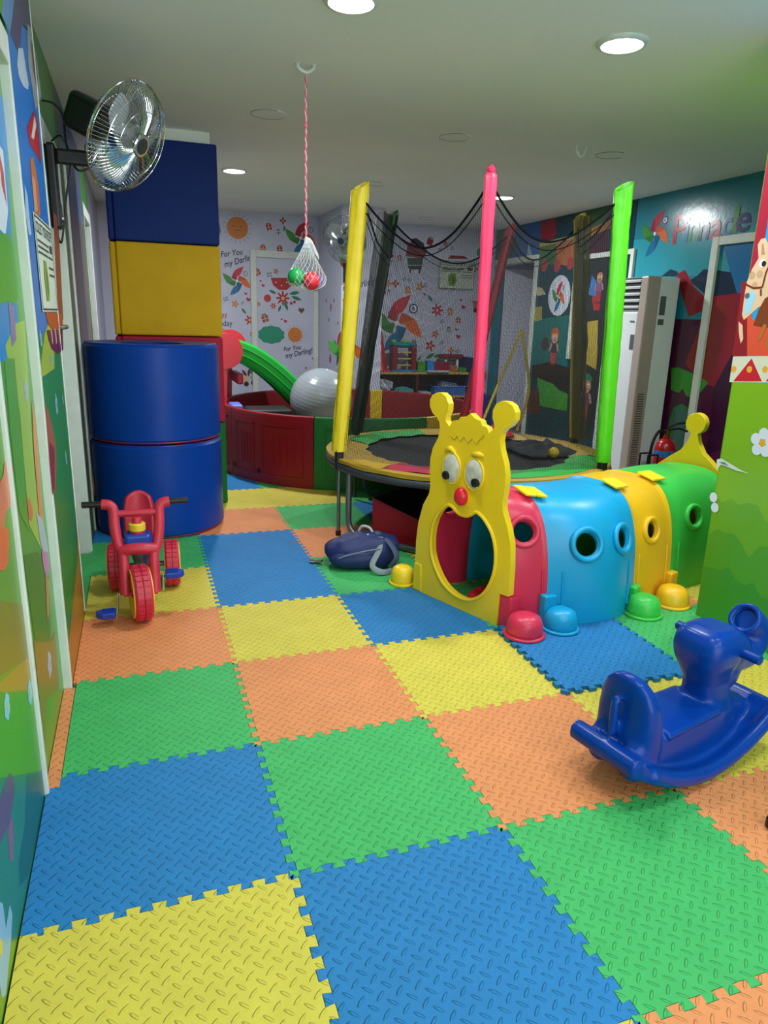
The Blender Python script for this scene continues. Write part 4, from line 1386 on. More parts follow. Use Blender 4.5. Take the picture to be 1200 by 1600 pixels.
def seg_surface(stations, mat, name, holes, grow=0.0, nu=72, nv=26, swell=0.0):
    """arched shell between stations with round porthole openings"""
    m = MB()
    def P(u, v, g=0.0):
        t_ = v * (len(stations) - 1)
        i = min(int(t_), len(stations) - 2)
        f = t_ - i
        if len(stations) == 3:
            A_, B_, C_ = stations
            def q(k):
                a_, b_, c_ = A_[k], B_[k], C_[k]
                ctrl = b_ * 2 - (a_ + c_) * .5
                return a_ * (1 - v) ** 2 + ctrl * 2 * v * (1 - v) + c_ * v * v
            Rp, Lp = q(0), q(1)
        else:
            Rp = stations[i][0].lerp(stations[i + 1][0], f)
            Lp = stations[i][1].lerp(stations[i + 1][1], f)
        sw = swell * math.sin(PI * v)
        rim = .010 * (math.exp(-(v / .05) ** 2) + math.exp(-((1 - v) / .05) ** 2))
        return arch(Rp, Lp, u, g + sw + rim)
    th = .022
    idx = {}
    nh = []
    for (hu, hv, hr) in holes:
        c3 = P(hu, hv)
        nh.append((c3, hr))
    # parametric grid with cells inside a porthole left out, rims snapped to the circle
    pos = {}
    inside = {}
    for j in range(nv + 1):
        for i in range(nu + 1):
            u, v = i / nu, j / nv
            p = P(u, v)
            pos[(i, j)] = p
    for (c3, hr) in nh:
        cells_in = set()
        for j in range(nv):
            for i in range(nu):
                cc = (pos[(i, j)] + pos[(i + 1, j + 1)]) / 2
                if (cc - c3).length < hr:
                    cells_in.add((i, j))
        inside.setdefault('c', set()).update(cells_in)
        # snap boundary verts
        bvs = set()
        for (i, j) in cells_in:
            for (a, b) in ((i, j), (i + 1, j), (i, j + 1), (i + 1, j + 1)):
                adj = [(a - 1, b - 1), (a, b - 1), (a - 1, b), (a, b)]
                if any(q not in cells_in for q in adj):
                    bvs.add((a, b))
        for k in bvs:
            d = pos[k] - c3
            pos[k] = c3 + d.normalized() * hr
    cin = inside.get('c', set())
    for k, p in pos.items():
        idx[k] = m.vert(p)
    idn = {}
    for (i, j), p in pos.items():
        # inner skin, pulled towards the axis of the tunnel
        u, v = i / nu, j / nv
        A0 = P(u, v)
        A1 = P(u, v, -th)
        idn[(i, j)] = m.vert(p + (A1 - A0))
    for j in range(nv):
        for i in range(nu):
            if (i, j) in cin:
                continue
            m.face((idx[(i, j)], idx[(i + 1, j)], idx[(i + 1, j + 1)], idx[(i, j + 1)]))
            m.face((idn[(i, j)], idn[(i, j + 1)], idn[(i + 1, j + 1)], idn[(i + 1, j)]))
            for (di, dj, a, b) in ((0, -1, (i, j), (i + 1, j)), (0, 1, (i + 1, j + 1), (i, j + 1)), (-1, 0, (i, j + 1), (i, j)), (1, 0, (i + 1, j), (i + 1, j + 1))):
                q = (i + di, j + dj)
                if q in cin or not (0 <= q[0] < nu and 0 <= q[1] < nv):
                    m.face((idx[b], idx[a], idn[a], idn[b]))
    o = m.build(name, mat, ct, angle=40)
    for (hu, hv, hr) in holes:
        c3 = P(hu, hv)
        du = (P(hu + .01, hv) - P(hu - .01, hv)).normalized()
        dv = (P(hu, min(1, hv + .02)) - P(hu, max(0, hv - .02))).normalized()
        nrm = du.cross(dv).normalized()
        if nrm.dot(Vector((c3.x - 1.75, c3.y - 1.5, 0))) < 0:
            nrm = -nrm
        dv = nrm.cross(du).normalized()
        ring = [c3 + (du * math.cos(a) + dv * math.sin(a)) * (hr * 1.10) + nrm * .004 for a in [2 * PI * k / 32 for k in range(32)]]
        MB().tube(ring, .0135, 10, closed=True).build('porthole_rim', mat, o)
        ring = [c3 + (du * math.cos(a) + dv * math.sin(a)) * hr - nrm * .006 for a in [2 * PI * k / 32 for k in range(32)]]
        MB().tube(ring, .012, 8, closed=True).build('porthole_rim', mat, o)
    return o, P
inner_red = p_red
SEGS = [([ST[0], ST[1]], p_red, [(.235, .45, .060), (.765, .5, .060)], .012),
        ([ST[1], ST[2], ST[3]], p_blue, [(.195, .33, .066), (.195, .75, .060), (.80, .5, .066)], .0),
        ([ST[3], ST[4]], p_gold, [(.18, .42, .054), (.80, .5, .054)], .012),
        ([ST[4], ST[5]], p_green, [(.19, .36, .054), (.80, .5, .054)], .012)]
for k, (st, mt_, holes, sw) in enumerate(SEGS):
    o, P = seg_surface(st, mt_, 'tunnel_section', holes, swell=sw)
    o['label'] = ('red', 'blue', 'golden yellow', 'green')[k] + ' arched tunnel section with round portholes'
    # moulded panel lines near the feet and the connecting pegs
    for v in (.12, .88):
        pts = [P(u_, v, .003) for u_ in [.012 + .10 * i / 10 for i in range(11)]]
        MB().tube(pts, .006, 6).build('foot_moulding', mt_, o)
    # top connector clips
    if k:
        b0 = P(.435, .02, .013)
        du = (P(.46, .02) - P(.41, .02)).normalized()
        ax = (P(.435, .2) - P(.435, .02)).normalized()
        nm = ax.cross(du).normalized()
        if nm.z < 0:
            nm = -nm
        fm = Matrix((du, ax, nm)).transposed()
        MB().box(b0 + du * .0 - ax * .026, (.105, .050, .012), fm).box(b0 + ax * .028, (.105, .050, .012), fm).build('top_clip', M('clip_yellow', '#f0d820', rough=.35), o, smooth=False, bevel=.003)
        rr = P(.016, .03, .012)
        pg = {1: p_blue, 2: p_green, 3: p_gold}[k]
        out = (st[0][0] - st[0][1]).normalized()
        zz = .165 if k == 1 else .13
        fm = Matrix(((ST[k][1] - ST[k][0]).normalized().to_3d(), (ST[k + 1][0] - ST[k][0]).normalized().to_3d() if k != 1 else Vector((1, .1, 0)), Vector((0, 0, 1)))).transposed()
        MB().box(Vector((st[0][0].x, st[0][0].y, zz / 2)) + out.to_3d() * .02, (.05, .07, zz), fm).build('peg', pg, o, smooth=False, bevel=.008)
# tail: pointed yellow crest with a ball on top
TA, TB = ST[5][1] + Vector((.02, .01)), ST[5][0] + Vector((.02, .01))
te = (TB - TA).normalized().to_3d()
tn = Vector((te.y, -te.x, 0))
if tn.dot(Vector((-1, 0, 0))) < 0:
    tn = -tn
tw = (TB - TA).length
def tpn(u, v, h):
    return TA.to_3d() + te * u + tn * h + Vector((0, 0, v))
tc_ = tw / 2
half = [(-tc_ - .01, 0), (-tc_ - .02, .30), (-tc_ + .02, .46), (-tc_ + .09, .565), (-.13, .635), (-.07, .68), (-.035, .735), (-.024, .775)]
ball = [(.058 * math.sin(a), .838 - .058 * math.cos(a) + .0) for a in [-2.72 + 0 * 1, -2.2, -1.6, -1.1, -.6]]
outl = [(tc_ + x, z) for x, z in half]
for a in [PI * (1.15 + 1.7 * i / 14) for i in range(15)]:
    pass
cz, rb = .845, .062
an0 = math.atan2(-.067, -.024)
arcpts = []
a_s, a_e = math.radians(250), math.radians(-70)
for i in range(17):
    a = a_s + (a_e - a_s) * i / 16
    arcpts.append((tc_ + rb * math.cos(a), cz + rb * math.sin(a)))
outl += arcpts + [(tc_ - x, z) for x, z in reversed(half)]
m = MB().prism(outl, tpn, -.045, .0)
m.build('tail_panel', p_yellow, ct, angle=30, bevel=.010, bseg=3)
MB().lathe([(.012, -.001), (.012, .003)], 12, Matrix.Translation(tpn(tc_, .595, 0)) @ Matrix((te, Vector((0, 0, 1)), tn)).transposed().to_4x4()).build('screw_hole', M('hole_brown', '#7a2c10', rough=.7), ct)
# red foam ring lying inside the mouth
t = MB().tube(arc((1.36, 1.42), .15, 0, 2 * PI * 31 / 32, 31, .036), .034, 12, closed=True).build('play_ring', M('ring_red', '#c01828', rough=.35))
tag(t, 'red ring lying on the mat inside the caterpillar mouth', 'ring')

# bowl-shaped feet beside the tunnel
FEET = [((1.285, 1.085), p_red, 'red bowl-shaped foot at the front of the caterpillar tunnel', .092),
        ((1.482, 1.10), p_blue, 'blue bowl-shaped foot beside the blue tunnel section', .086),
        ((2.003, 1.17), p_green, 'green bowl-shaped foot beside the yellow tunnel section', .092),
        ((2.235, 1.235), p_gold, 'yellow bowl-shaped foot by the green wall edge', .090),
        ((.985, 1.875), p_yellow, 'yellow bowl-shaped foot left of the caterpillar head', .070)]
for (xy, mt_, lb, rr) in FEET:
    t = thing('bowl_foot', lb, 'toy foot', (xy[0], xy[1], .016 if xy[0] in (1.482, 1.285) else 0.0), group='bowl feet of the caterpillar')
    k = rr / .092
    MB().lathe([(.070 * k, .004), (.083 * k, .012), (.083 * k, .030), (.080 * k, .060), (.068 * k, .088), (.045 * k, .100), (.015 * k, .104), (.0005, .104)], 40).build('dome', mt_, t, angle=60)
    MB().lathe([(.080 * k, .0), (.094 * k, .002), (.096 * k, .007), (.094 * k, .012), (.082 * k, .014)], 40, caps=False).build('rim', mt_, t, angle=60)

# ------------------------------------------------------------------ toy tricycle (local: x = forward)
t = thing('toy_tricycle', 'red plastic toy tricycle with blue pedals and seat by the left wall', 'tricycle', (-.350, 1.98, .004), rotz=R(-91))
tk_r = M('trike_red', '#c42840', rough=.42, var=.04)
tk_b = M('trike_blue', '#1238a0', rough=.35, var=.05)
tk_y = M('trike_yellow', '#e0c030', rough=.42)
def wheel(c, r, wd, yaw=0.0):
    yw = Matrix.Rotation(yaw, 4, 'Z')
    mt_ = Matrix.Translation(Vector(c)) @ yw @ Matrix.Rotation(PI / 2, 4, 'X')
    h = wd / 2
    w_ = MB().lathe([(r * .80, -h), (r * .95, -h), (r, -h * .75), (r, -h * .05), (r * .975, 0), (r, h * .05), (r, h * .75), (r * .95, h), (r * .80, h)], 48, mt_, caps=False).build('tyre', tk_r, t, angle=25)
    MB().lathe([(.01, -h * .62), (r * .55, -h * .62), (r * .70, -h * 1.0), (r * .84, -h * 1.16), (r * .90, -h * 1.12), (r * .91, -h * .9), (r * .91, h * .9), (r * .90, h * 1.12), (r * .84, h * 1.16), (r * .70, h * 1.0), (r * .55, h * .62), (.01, h * .62)], 40, mt_, caps=False).build('wheel_disc', tk_y, w_)
    q = MB()
    n = 30
    for i in range(n):
        a = 2 * PI * i / n
        for sd in (-1, 1):
            ang = yw.to_3x3() @ Matrix.Rotation(-a, 3, 'Y')
            q.box(Vector(c) + ang @ Vector((r + .001, sd * h * .42, 0)), (.006, h * .62, r * .13), ang)
    q.build('tread', tk_r, w_, smooth=False)
    MB().lathe([(.02, -h * 1.05), (.02, h * 1.05)], 16, mt_).build('hub', tk_r, w_)
    return w_
FX = .23
wheel((FX, 0, .128), .128, .078, R(9))
wheel((-.19, .150, .118), .118, .07)
wheel((-.19, -.125, .118), .118, .07)
# front fork and handlebar frame
for sd in (-1, 1):
    pts = smooth_path([(FX + .002, sd * .066, .125), (FX - .03, sd * .066, .25), (FX - .05, sd * .068, .30), (FX - .075, sd * .086, .345), (FX - .105, sd * .098, .42), (FX - .135, sd * .101, .49), (FX - .143, sd * .118, .515), (FX - .145, sd * .150, .520)], 8)
    MB().tube(pts, .024, 12, sq=(1, .85)).build('fork_leg', tk_r, t)
    MB().tube([(FX - .145, sd * .145, .52), (FX - .145, sd * .235, .522)], .014, 12).build('grip', p_black, t)
    q = MB()
    for k in range(8):
        q.tube([(FX - .145, sd * (.156 + .010 * k), .52), (FX - .145, sd * (.160 + .010 * k), .52)], .0165, 12)
    q.build('grip_rib', p_black, t)
    q = MB()
    for k in range(3):
        q.tube([(FX - .026 - .004 * k, sd * .066, .222 + .012 * k), (FX - .0275 - .004 * k, sd * .066, .227 + .012 * k)], .027, 12)
    q.build('fork_ring', tk_r, t)
MB().tube([(FX - .13, -.10, .475), (FX - .13, .10, .475)], .017, 12).build('cross_bar', tk_r, t)
MB().tube(smooth_path([(FX - .06, -.075, .315), (FX - .05, -.03, .325), (FX - .05, .03, .325), (FX - .06, .075, .315)], 6), .028, 12).build('fork_bridge', tk_r, t)
# horn on the head stock
MB().box((FX - .10, 0, .362), (.10, .115, .055)).build('horn_base', tk_b, t, smooth=False, bevel=.014, bseg=3)
MB().lathe([(.034, .388), (.034, .402)], 20, Matrix.Translation((FX - .10, 0, 0))).build('horn_collar', tk_r, t)
MB().lathe([(.037, .402), (.037, .432), (.033, .436)], 20, Matrix.Translation((FX - .10, 0, 0))).build('horn_ring', tk_y, t)
MB().lathe([(.021, .436), (.021, .458), (.017, .463)], 20, Matrix.Translation((FX - .10, 0, 0))).build('horn_button', tk_r, t)
# body and seat
MB().tube(smooth_path([(FX - .09, 0, .33), (FX - .2, 0, .27), (-.06, 0, .21), (-.20, 0, .14)], 6), .04, 14).build('body_spine', tk_b, t)
m = MB().sphere((-.13, 0, .245), (.12, .10, .045), 28, 14)
m.build('seat', tk_b, t)
def bk(u, v):
    y = (u - .5) * 2
    wdt = .072 * (1 - .35 * max(0, v - .6) ** 2 * 4)
    top = .26 + .23 * v - .03 * v * y * y
    return (-.245 - .05 * v + .03 * y * y, y * wdt, top)
o = MB().grid(bk, 14, 12).build('backrest', tk_r, t)
sd_ = o.modifiers.new('thickness', 'SOLIDIFY')
sd_.thickness = .022
sd_.offset = 0
MB().tube([(-.19, -.13, .118), (-.19, .15, .118)], .012, 10).build('rear_axle', steel, t)
MB().tube([(FX, -.075, .128), (FX, .075, .128)], .013, 10).build('front_axle', tk_r, t)
# crank and pedals
for sd, dz, dx in ((1, .075, -.015), (-1, -.078, .03)):
    MB().tube([(FX, sd * .07, .128), (FX, sd * .10, .128), (FX + dx, sd * .104, .128 + dz), (FX + dx, sd * .130, .128 + dz)], .005, 8).build('crank', chrome, t)
    oo = [(-.034, 0), (-.034, .055), (-.024, .078), (0, .086), (.024, .078), (.034, .055), (.034, 0)]
    MB().prism(oo, lambda a, b, h, sd=sd, dx=dx, dz=dz: (FX + dx + a, sd * (.112 + b), .128 + dz + h), -.014, .014).build('pedal', tk_b, t, smooth=False, bevel=.006)
    q = MB()
    for k in range(4):
        q.box((FX + dx - .02 + .013 * k, sd * .145, .128 + dz + .015), (.005, .05, .006))
    q.build('pedal_rib', tk_b, t, smooth=False)

# ------------------------------------------------------------------ blue rocking toy (local: x = forward)
t = thing('rocking_toy', 'glossy dark blue plastic rocking toy with backrest and side handles', 'rocking toy', (1.272, .125, 0), rotz=R(12))
hb = M('rocker_blue', '#033894', rough=.27, var=.05, spec=.25)
m = MB()
def rz(x):
    return max(0.0, (x - .03) ** 2 * .98)
# rocker slab
xs_ = [-.300 + .685 * i / 28 for i in range(29)]
def slab(hw_fn, lo, hi):
    pl = []
    n = len(xs_)
    b = len(m.v)
    for x in xs_:
        hw = hw_fn(x)
        for (y, z) in ((-hw, rz(x) + lo), (hw, rz(x) + lo), (hw, rz(x) + hi), (-hw, rz(x) + hi)):
            m.v.append(Vector((x, y, z)))
    for i in range(n - 1):
        for k in range(4):
            m.face((b + i * 4 + k, b + i * 4 + (k + 1) % 4, b + (i + 1) * 4 + (k + 1) % 4, b + (i + 1) * 4 + k))
    m.face([b + k for k in range(4)][::-1])
    m.face([b + (n - 1) * 4 + k for k in range(4)])
slab(lambda x: .142 - .012 * abs(x / .35), .004, .056)
def rail(sd):
    pts = [Vector((x, sd * (.130 - .010 * abs(x / .35)), rz(x) + .036)) for x in xs_[2:]]
    m.tube(pts, .027, 10)
rail(-1); rail(1)
m.tube([(-.305, -.125, rz(-.305) + .036), (-.305, .125, rz(-.305) + .036)], .033, 12)
m.tube([(.375, -.11, rz(.375) + .030), (.375, .11, rz(.375) + .030)], .028, 12)
# body under the seat
def loft(secs):
    """secs: list of (x, halfwidth, zlo, zhi)"""
    b = len(m.v)
    N = 20
    for (x, hw, z0, z1) in secs:
        for k in range(N):
            a = 2 * PI * k / N
            cy, sy = math.cos(a), math.sin(a)
            y = hw * math.copysign(abs(cy) ** .55, cy)
            z = (z0 + z1) / 2 + (z1 - z0) / 2 * math.copysign(abs(sy) ** .5, sy)
            m.v.append(Vector((x, y, z)))
    for i in range(len(secs) - 1):
        for k in range(N):
            m.face((b + i * N + k, b + i * N + (k + 1) % N, b + (i + 1) * N + (k + 1) % N, b + (i + 1) * N + k))
    m.face([b + k for k in range(N)][::-1])
    m.face([b + (len(secs) - 1) * N + k for k in range(N)])
loft([(-.255, .070, .09, .16), (-.235, .090, .06, .20), (-.16, .098, .03, .205), (-.05, .090, .02, .205), (.06, .088, .02, .210), (.15, .085, .02, .22), (.22, .075, .04, .20), (.275, .055, .07, .14)])
# seat shell flaring over the body
loft([(-.15, .105, .175, .205), (0, .098, .180, .208), (.12, .092, .185, .214)])
# backrest: rounded shield leaning back
def zsec(secs, N=22, e=.6):
    b = len(m.v)
    for (x, z, hx, hy) in secs:
        for k in range(N):
            a = 2 * PI * k / N
            cx_, sy = math.cos(a), math.sin(a)
            m.v.append(Vector((x + hx * math.copysign(abs(cx_) ** e, cx_), hy * math.copysign(abs(sy) ** e, sy), z)))
    for i in range(len(secs) - 1):
        for k in range(N):
            m.face((b + i * N + k, b + i * N + (k + 1) % N, b + (i + 1) * N + (k + 1) % N, b + (i + 1) * N + k))
    m.face([b + k for k in range(N)][::-1])
    m.face([b + (len(secs) - 1) * N + k for k in range(N)])
zsec([(-.205, .09, .060, .098), (-.21, .17, .058, .104), (-.215, .24, .046, .106), (-.222, .30, .036, .098), (-.228, .34, .030, .080), (-.232, .365, .024, .052), (-.234, .377, .012, .02)])
for sd in (-1, 1):     # haunches either side of the tail
    m.sphere((-.235, sd * .058, .150), (.050, .045, .055), 16, 10)
    m.sphere((-.245, sd * .062, .100), (.050, .042, .045), 16, 10)
m.tube(smooth_path([(-.275, 0, .315), (-.288, 0, .30), (-.290, 0, .25), (-.290, 0, .19)], 5), [.014] * 15 + [.016], 10)
# neck and head
zsec([(.165, .17, .085, .078), (.155, .22, .070, .064), (.145, .27, .066, .058), (.135, .31, .076, .070), (.130, .35, .088, .088), (.128, .39, .092, .094), (.130, .425, .088, .090), (.135, .450, .074, .076), (.145, .462, .045, .05)])
m.sphere((.235, 0, .355), (.085, .070, .075), 22, 14)
m.sphere((.215, 0, .285), (.075, .060, .075), 22, 14)
# trunk curling up and back with a dished end
trp = smooth_path([(.25, 0, .33), (.33, 0, .325), (.375, 0, .365), (.365, 0, .415), (.325, 0, .440)], 6)
m.tube(trp, [.062 - .0006 * i for i in range(len(trp))], 16)
# shoulders sloping to the front
m.tube(smooth_path([(.15, 0, .20), (.24, 0, .14), (.32, 0, .11)], 6), .062, 14)
body = remesh_build(m, 'moulded_body', hb, t, voxel=.0065, smooth=9)
MB().tube([(.175, -.150, .392), (.175, .150, .392)], .016, 14).build('handle', hb, t)
q = MB()
c0 = Vector((.312, 0, .448)); ax = Vector((-.62, 0, .42)).normalized()
side = Vector((0, 1, 0)); upv = ax.cross(side)
MB().tube([c0 + (side * math.cos(a) + upv * math.sin(a)) * .046 for a in [2 * PI * i / 28 for i in range(28)]], .009, 10, closed=True).build('trunk_rim', hb, t)

# ------------------------------------------------------------------ wall fans
def make_fan(name, label, base, rotz, tilt, pan, arm_len=.17, pole=.36):
    """local: x points away from the wall; base at the wall, at the arm's height"""
    t = thing(name, label, 'fan', base, rotz, 'wall fans')
    MB().box((.022, 0, -.13), (.044, .085, pole)).build('wall_bracket', p_black, t, smooth=False, bevel=.012, bseg=3)
    MB().box((.045, .0, -.24), (.01, .04, .08)).build('switch_panel', p_black, t, smooth=False, bevel=.004)
    MB().lathe([(.006, 0), (.006, .008)], 12, Matrix.Translation((.048, -.02, -.265)) @ Matrix.Rotation(PI / 2, 4, 'Y')).build('speed_knob', p_white, t)
    arm = MB().box((.04 + arm_len * .5, 0, .0), (arm_len, .045, .065))
    arm.build('arm', p_black, t, smooth=False, bevel=.014, bseg=3)
    H0 = Vector((arm_len + .03, 0, .045))
    MB().lathe([(.022, -.03), (.026, 0), (.022, .03)], 16, Matrix.Translation(H0) @ Matrix.Rotation(PI / 2, 4, 'X')).build('tilt_joint', p_black, t)
    Rm = Matrix.Rotation(pan, 4, 'Z') @ Matrix.Rotation(tilt, 4, 'Y')
    F = Matrix.Translation(H0 + Vector((0, 0, .02))) @ Rm
    def L(x, y, z):
        return F @ Vector((x, y, z))
    # motor housing behind the grille; grille centre at x = .17
    prof = [(.035, -.115), (.060, -.11), (.072, -.09), (.074, .02), (.066, .04), (.03, .045)]
    AX = F @ Matrix.Translation((.005, 0, .10)) @ Matrix.Rotation(PI / 2, 4, 'Y')
    mh = MB().box((0, 0, -.045), (.16, .15, .17))
    for v_ in mh.v:
        v_[:] = AX @ v_
    mh.build('motor_housing', p_black, t, smooth=False, bevel=.032, bseg=4)
    G = F @ Matrix.Translation((.16, 0, .10))
    def g(x, r, a):
        return G @ Vector((x, r * math.cos(a), r * math.sin(a)))
    RG, DP = .238, .085
    wires = MB()
    nw = 84
    for k in range(nw):
        a = 2 * PI * k / nw
        front = [g(x, r, a + sp) for x, r, sp in ((DP * .98, .045, .0), (DP * .97, .11, .03), (DP * .84, .175, .06), (DP * .50, .220, .08), (0, RG, .09))]
        wires.tube(front, .0016, 3, caps=False)
        back = [g(x, r, a) for x, r in ((-DP * .62, .06), (-DP * .62, .13), (-DP * .5, .19), (-DP * .3, .222), (0, RG))]
        wires.tube(back, .0016, 3, caps=False)
    wires.build('grille_wires', chrome, t)
    rim = MB().tube([g(0, RG + .002, 2 * PI * k / 72) for k in range(72)], .0055, 8, closed=True)
    rim.build('grille_rim', chrome, t)
    q = MB()
    for x, r in ((DP * .92, .14), (DP * .70, .196), (-DP * .58, .16)):
        q.tube([g(x, r, 2 * PI * k / 64) for k in range(64)], .0020, 4, closed=True)
    q.build('grille_ring', chrome, t)
    for k in range(3):
        a = 2 * PI * k / 3 + .4
        def bf(u, v, a=a):
            r = .035 + .165 * v
            wd_ = (.42 + .45 * math.sin(PI * min(1, v * 1.05))) * (u - .5)
            return g(.012 + .035 * (u - .5) * (1 - .3 * v), r, a + wd_ * 1.5)
        o = MB().grid(bf, 10, 12).build('blade', M('fan_blade_clear', '#9aa0a4', rough=.15, var=.03), t, fix=False)
        s2 = o.modifiers.new('thickness', 'SOLIDIFY')
        s2.thickness = .0025
    CE = G @ Matrix.Translation((DP * .98, 0, 0)) @ Matrix.Rotation(PI / 2, 4, 'Y')
    MB().lathe([(.036, -.004), (.048, 0), (.050, .004), (.046, .009)], 28, CE, caps=True).build('centre_badge', chrome, t)
    MB().lathe([(.036, .006), (.034, .011), (.001, .012)], 28, CE).build('badge_disc', M('badge_dark', '#3a3e42', rough=.3, metal=.5), t)
    MB().lathe([(.04, -.03), (.04, .03), (.03, .045)], 24, G @ Matrix.Rotation(PI / 2, 4, 'Y')).build('hub', M('fan_blade_clear', '#9aa0a4'), t)
    MB().tube(smooth_path([(.03, 0, .06), (.07, .03, .09), (.10, .05, .0), (.07, .04, -.16), (.035, .02, -.36), (.02, -.01, -.32)], 7), .0045, 6).build('cable', p_black, t)
    MB().tube(smooth_path([(.005, 0, .22), (.05, .01, .215), (.085, .02, .17), (.09, .02, .05), (.13, .0, -.05), (.20, .0, -.02), (arm_len + .06, 0, .03)], 7), .005, 6).build('cable', p_black, t)
    return t
fan1 = make_fan('wall_fan', 'large chrome-caged wall fan with black motor on the left wall', (XL, 2.30, 2.05), 0, R(26), R(-34), .16)
fan2 = make_fan('wall_fan', 'second wall fan half hidden by the yellow trampoline post', (1.93, 6.41, 2.06), R(-90), R(18), R(-40), .14)

# ------------------------------------------------------------------ ceiling hooks, rope and net of balls
wire_m = M('white_hook', '#d8dad4', rough=.35)
RX, RY = .545, 2.271
t = thing('ceiling_hook', 'white ceiling hook that carries the pink rope', 'hook', (RX, RY, CEIL), group='ceiling hooks')
MB().tube(smooth_path([(-.04, 0, 0), (-.035, 0, -.018), (0, 0, -.035), (.035, 0, -.018), (.04, 0, .0)], 6), .008, 8).build('hook_loop', wire_m, t)
MB().lathe([(.012, -.004), (.012, 0)], 12, Matrix.Translation((-.04, 0, 0))).lathe([(.012, -.004), (.012, 0)], 12, Matrix.Translation((.04, 0, 0))).build('hook_plate', wire_m, t)
t = thing('ceiling_hook', 'empty white ceiling hook near the unlit light on the right', 'hook', (2.635, 3.085, CEIL), group='ceiling hooks')
MB().tube(smooth_path([(-.034, 0, 0), (-.034, 0, -.03), (0, 0, -.068), (.034, 0, -.03), (.034, 0, .0)], 6), .008, 8).build('hook_loop', wire_m, t)
MB().lathe([(.012, -.004), (.012, 0)], 12, Matrix.Translation((-.034, 0, 0))).lathe([(.012, -.004), (.012, 0)], 12, Matrix.Translation((.034, 0, 0))).build('hook_plate', wire_m, t)
rp = []
rp2 = []
for i in range(90):
    z = CEIL - .036 - (CEIL - .036 - 1.775) * i / 89
    rp.append((RX + .0035 * math.cos(i * .9), RY + .0035 * math.sin(i * .9), z))
    rp2.append((RX - .0035 * math.cos(i * .9), RY - .0035 * math.sin(i * .9), z))
t = thing('hanging_rope', 'thin pink twisted rope hanging from the ceiling hook', 'rope', (RX, RY, 1.775), world=True)
MB().tube(rp, .0030, 6).build('strand', M('rope_pink', '#c8506c', rough=.8), t)
MB().tube(rp2, .0030, 6).build('strand', M('rope_pale', '#d89aa4', rough=.8), t)
MB().sphere((RX, RY, 2.28), .010, 10, 8).build('knot', M('rope_pink', '#c8506c'), t)
BALLS = [((.487, 2.235, 1.578), '#1f9a4c', 'green'), ((.560, 2.215, 1.560), '#d8283c', 'red'), ((.595, 2.30, 1.558), '#7a6ac0', 'purple')]
for (c, hx, nm) in BALLS:
    o = MB().sphere((0, 0, 0), .045, 28, 18).build('play_ball', M('play_ball_' + nm, hx, rough=.3), angle=80)
    o.location = c
    tag(o, nm + ' plastic play ball inside the hanging white net', 'ball', 'balls in the hanging net')
t = thing('ball_net', 'white string net bag hanging from the pink rope', 'net bag', (RX, RY, 1.5), world=True)
strm = M('white_string', '#d4d6d8', rough=.8)
mtop = Vector((RX, RY, 1.775))
def hull(a, v):
    """net surface: cone from the knot widening round the balls"""
    cx, cy = .545, 2.255
    rr = [(0, .004), (.12, .010), (.35, .040), (.60, .078), (.75, .098), (.88, .088), (.97, .04), (1.0, .004)]
    for i in range(len(rr) - 1):
        if rr[i][0] <= v <= rr[i + 1][0]:
            f = (v - rr[i][0]) / (rr[i + 1][0] - rr[i][0])
            r = rr[i][1] + (rr[i + 1][1] - rr[i][1]) * f
            break
    z = 1.775 - .268 * v
    k = min(1, v / .5)
    return Vector((RX + (cx - RX) * k + r * 1.05 * math.cos(a), RY + (cy - RY) * k + r * .9 * math.sin(a), z))
for sgn in (1, -1):
    q = MB()
    for k in range(22):
        q.tube([hull(2 * PI * k / 22 + sgn * 1.9 * v, v) for v in [i / 22 for i in range(23)]], .0013, 3, caps=False)
    q.build('net_cords', strm, t)
q = MB()
for k in range(26):
    a = 2 * PI * k / 26
    q.tube(smooth_path([(RX, RY, 1.775), (RX + .02 + .012 * math.cos(a), RY + .01 * math.sin(a), 1.755), (RX + .042 + .026 * math.cos(a), RY + .02 * math.sin(a), 1.68 + .012 * math.sin(3 * a))], 4), .0013, 3)
q.build('tassel', strm, t)

# small black thing at the right edge
o = MB().box((0, 0, .02), (.03, .06, .04)).build('toy_piece', p_black, smooth=False, bevel=.008)
o.location = (1.345, -.245, 0)
tag(o, 'small black piece on the orange mat at the right edge', 'toy')
t = MB().tube(smooth_path([(1.90, .185, .004), (1.86, .20, .006), (1.83, .165, .005), (1.86, .13, .005), (1.93, .11, .004)], 6), .004, 6).build('white_cord', p_white)
tag(t, 'loose end of white cord behind the rocking toy', 'cord')

# ------------------------------------------------------------------ printed vinyl murals on the walls
pr = Print(lambda u, v, h: (XL + h, u, v), rough=0.33)
pr.poly([(-1.200, 0.000), (0.515, 0.000), (0.515, 2.550), (-1.200, 2.550)], '#5f9a24')
pr.poly([(0.031, 0.826), (0.524, 0.603), (0.579, 0.422), (-0.068, 0.664)], '#7d7f1e')
pr.poly([(-0.174, 0.671), (0.572, 0.432), (0.587, 0.309), (-0.154, 0.705)], '#a68f1e')
pr.poly([(-0.154, 0.705), (0.587, 0.309), (0.540, 0.067), (-0.233, 0.571)], '#4f9c26')
pr.poly([(-0.332, 0.636), (0.157, 0.316), (0.542, 0.070), (0.560, -0.043), (-0.024, 0.010), (-0.455, 0.415)], '#2c7c66')
pr.poly([(0.297, 0.220), (0.509, 0.086), (0.522, -0.011), (0.165, 0.017), (0.078, 0.071), (0.094, 0.120), (0.211, 0.136)], '#1a6258')
pr.poly([(-0.455, 0.415), (-0.017, 0.007), (-0.211, 0.002), (-0.506, 0.323)], '#6a9a26')
pr.mark()
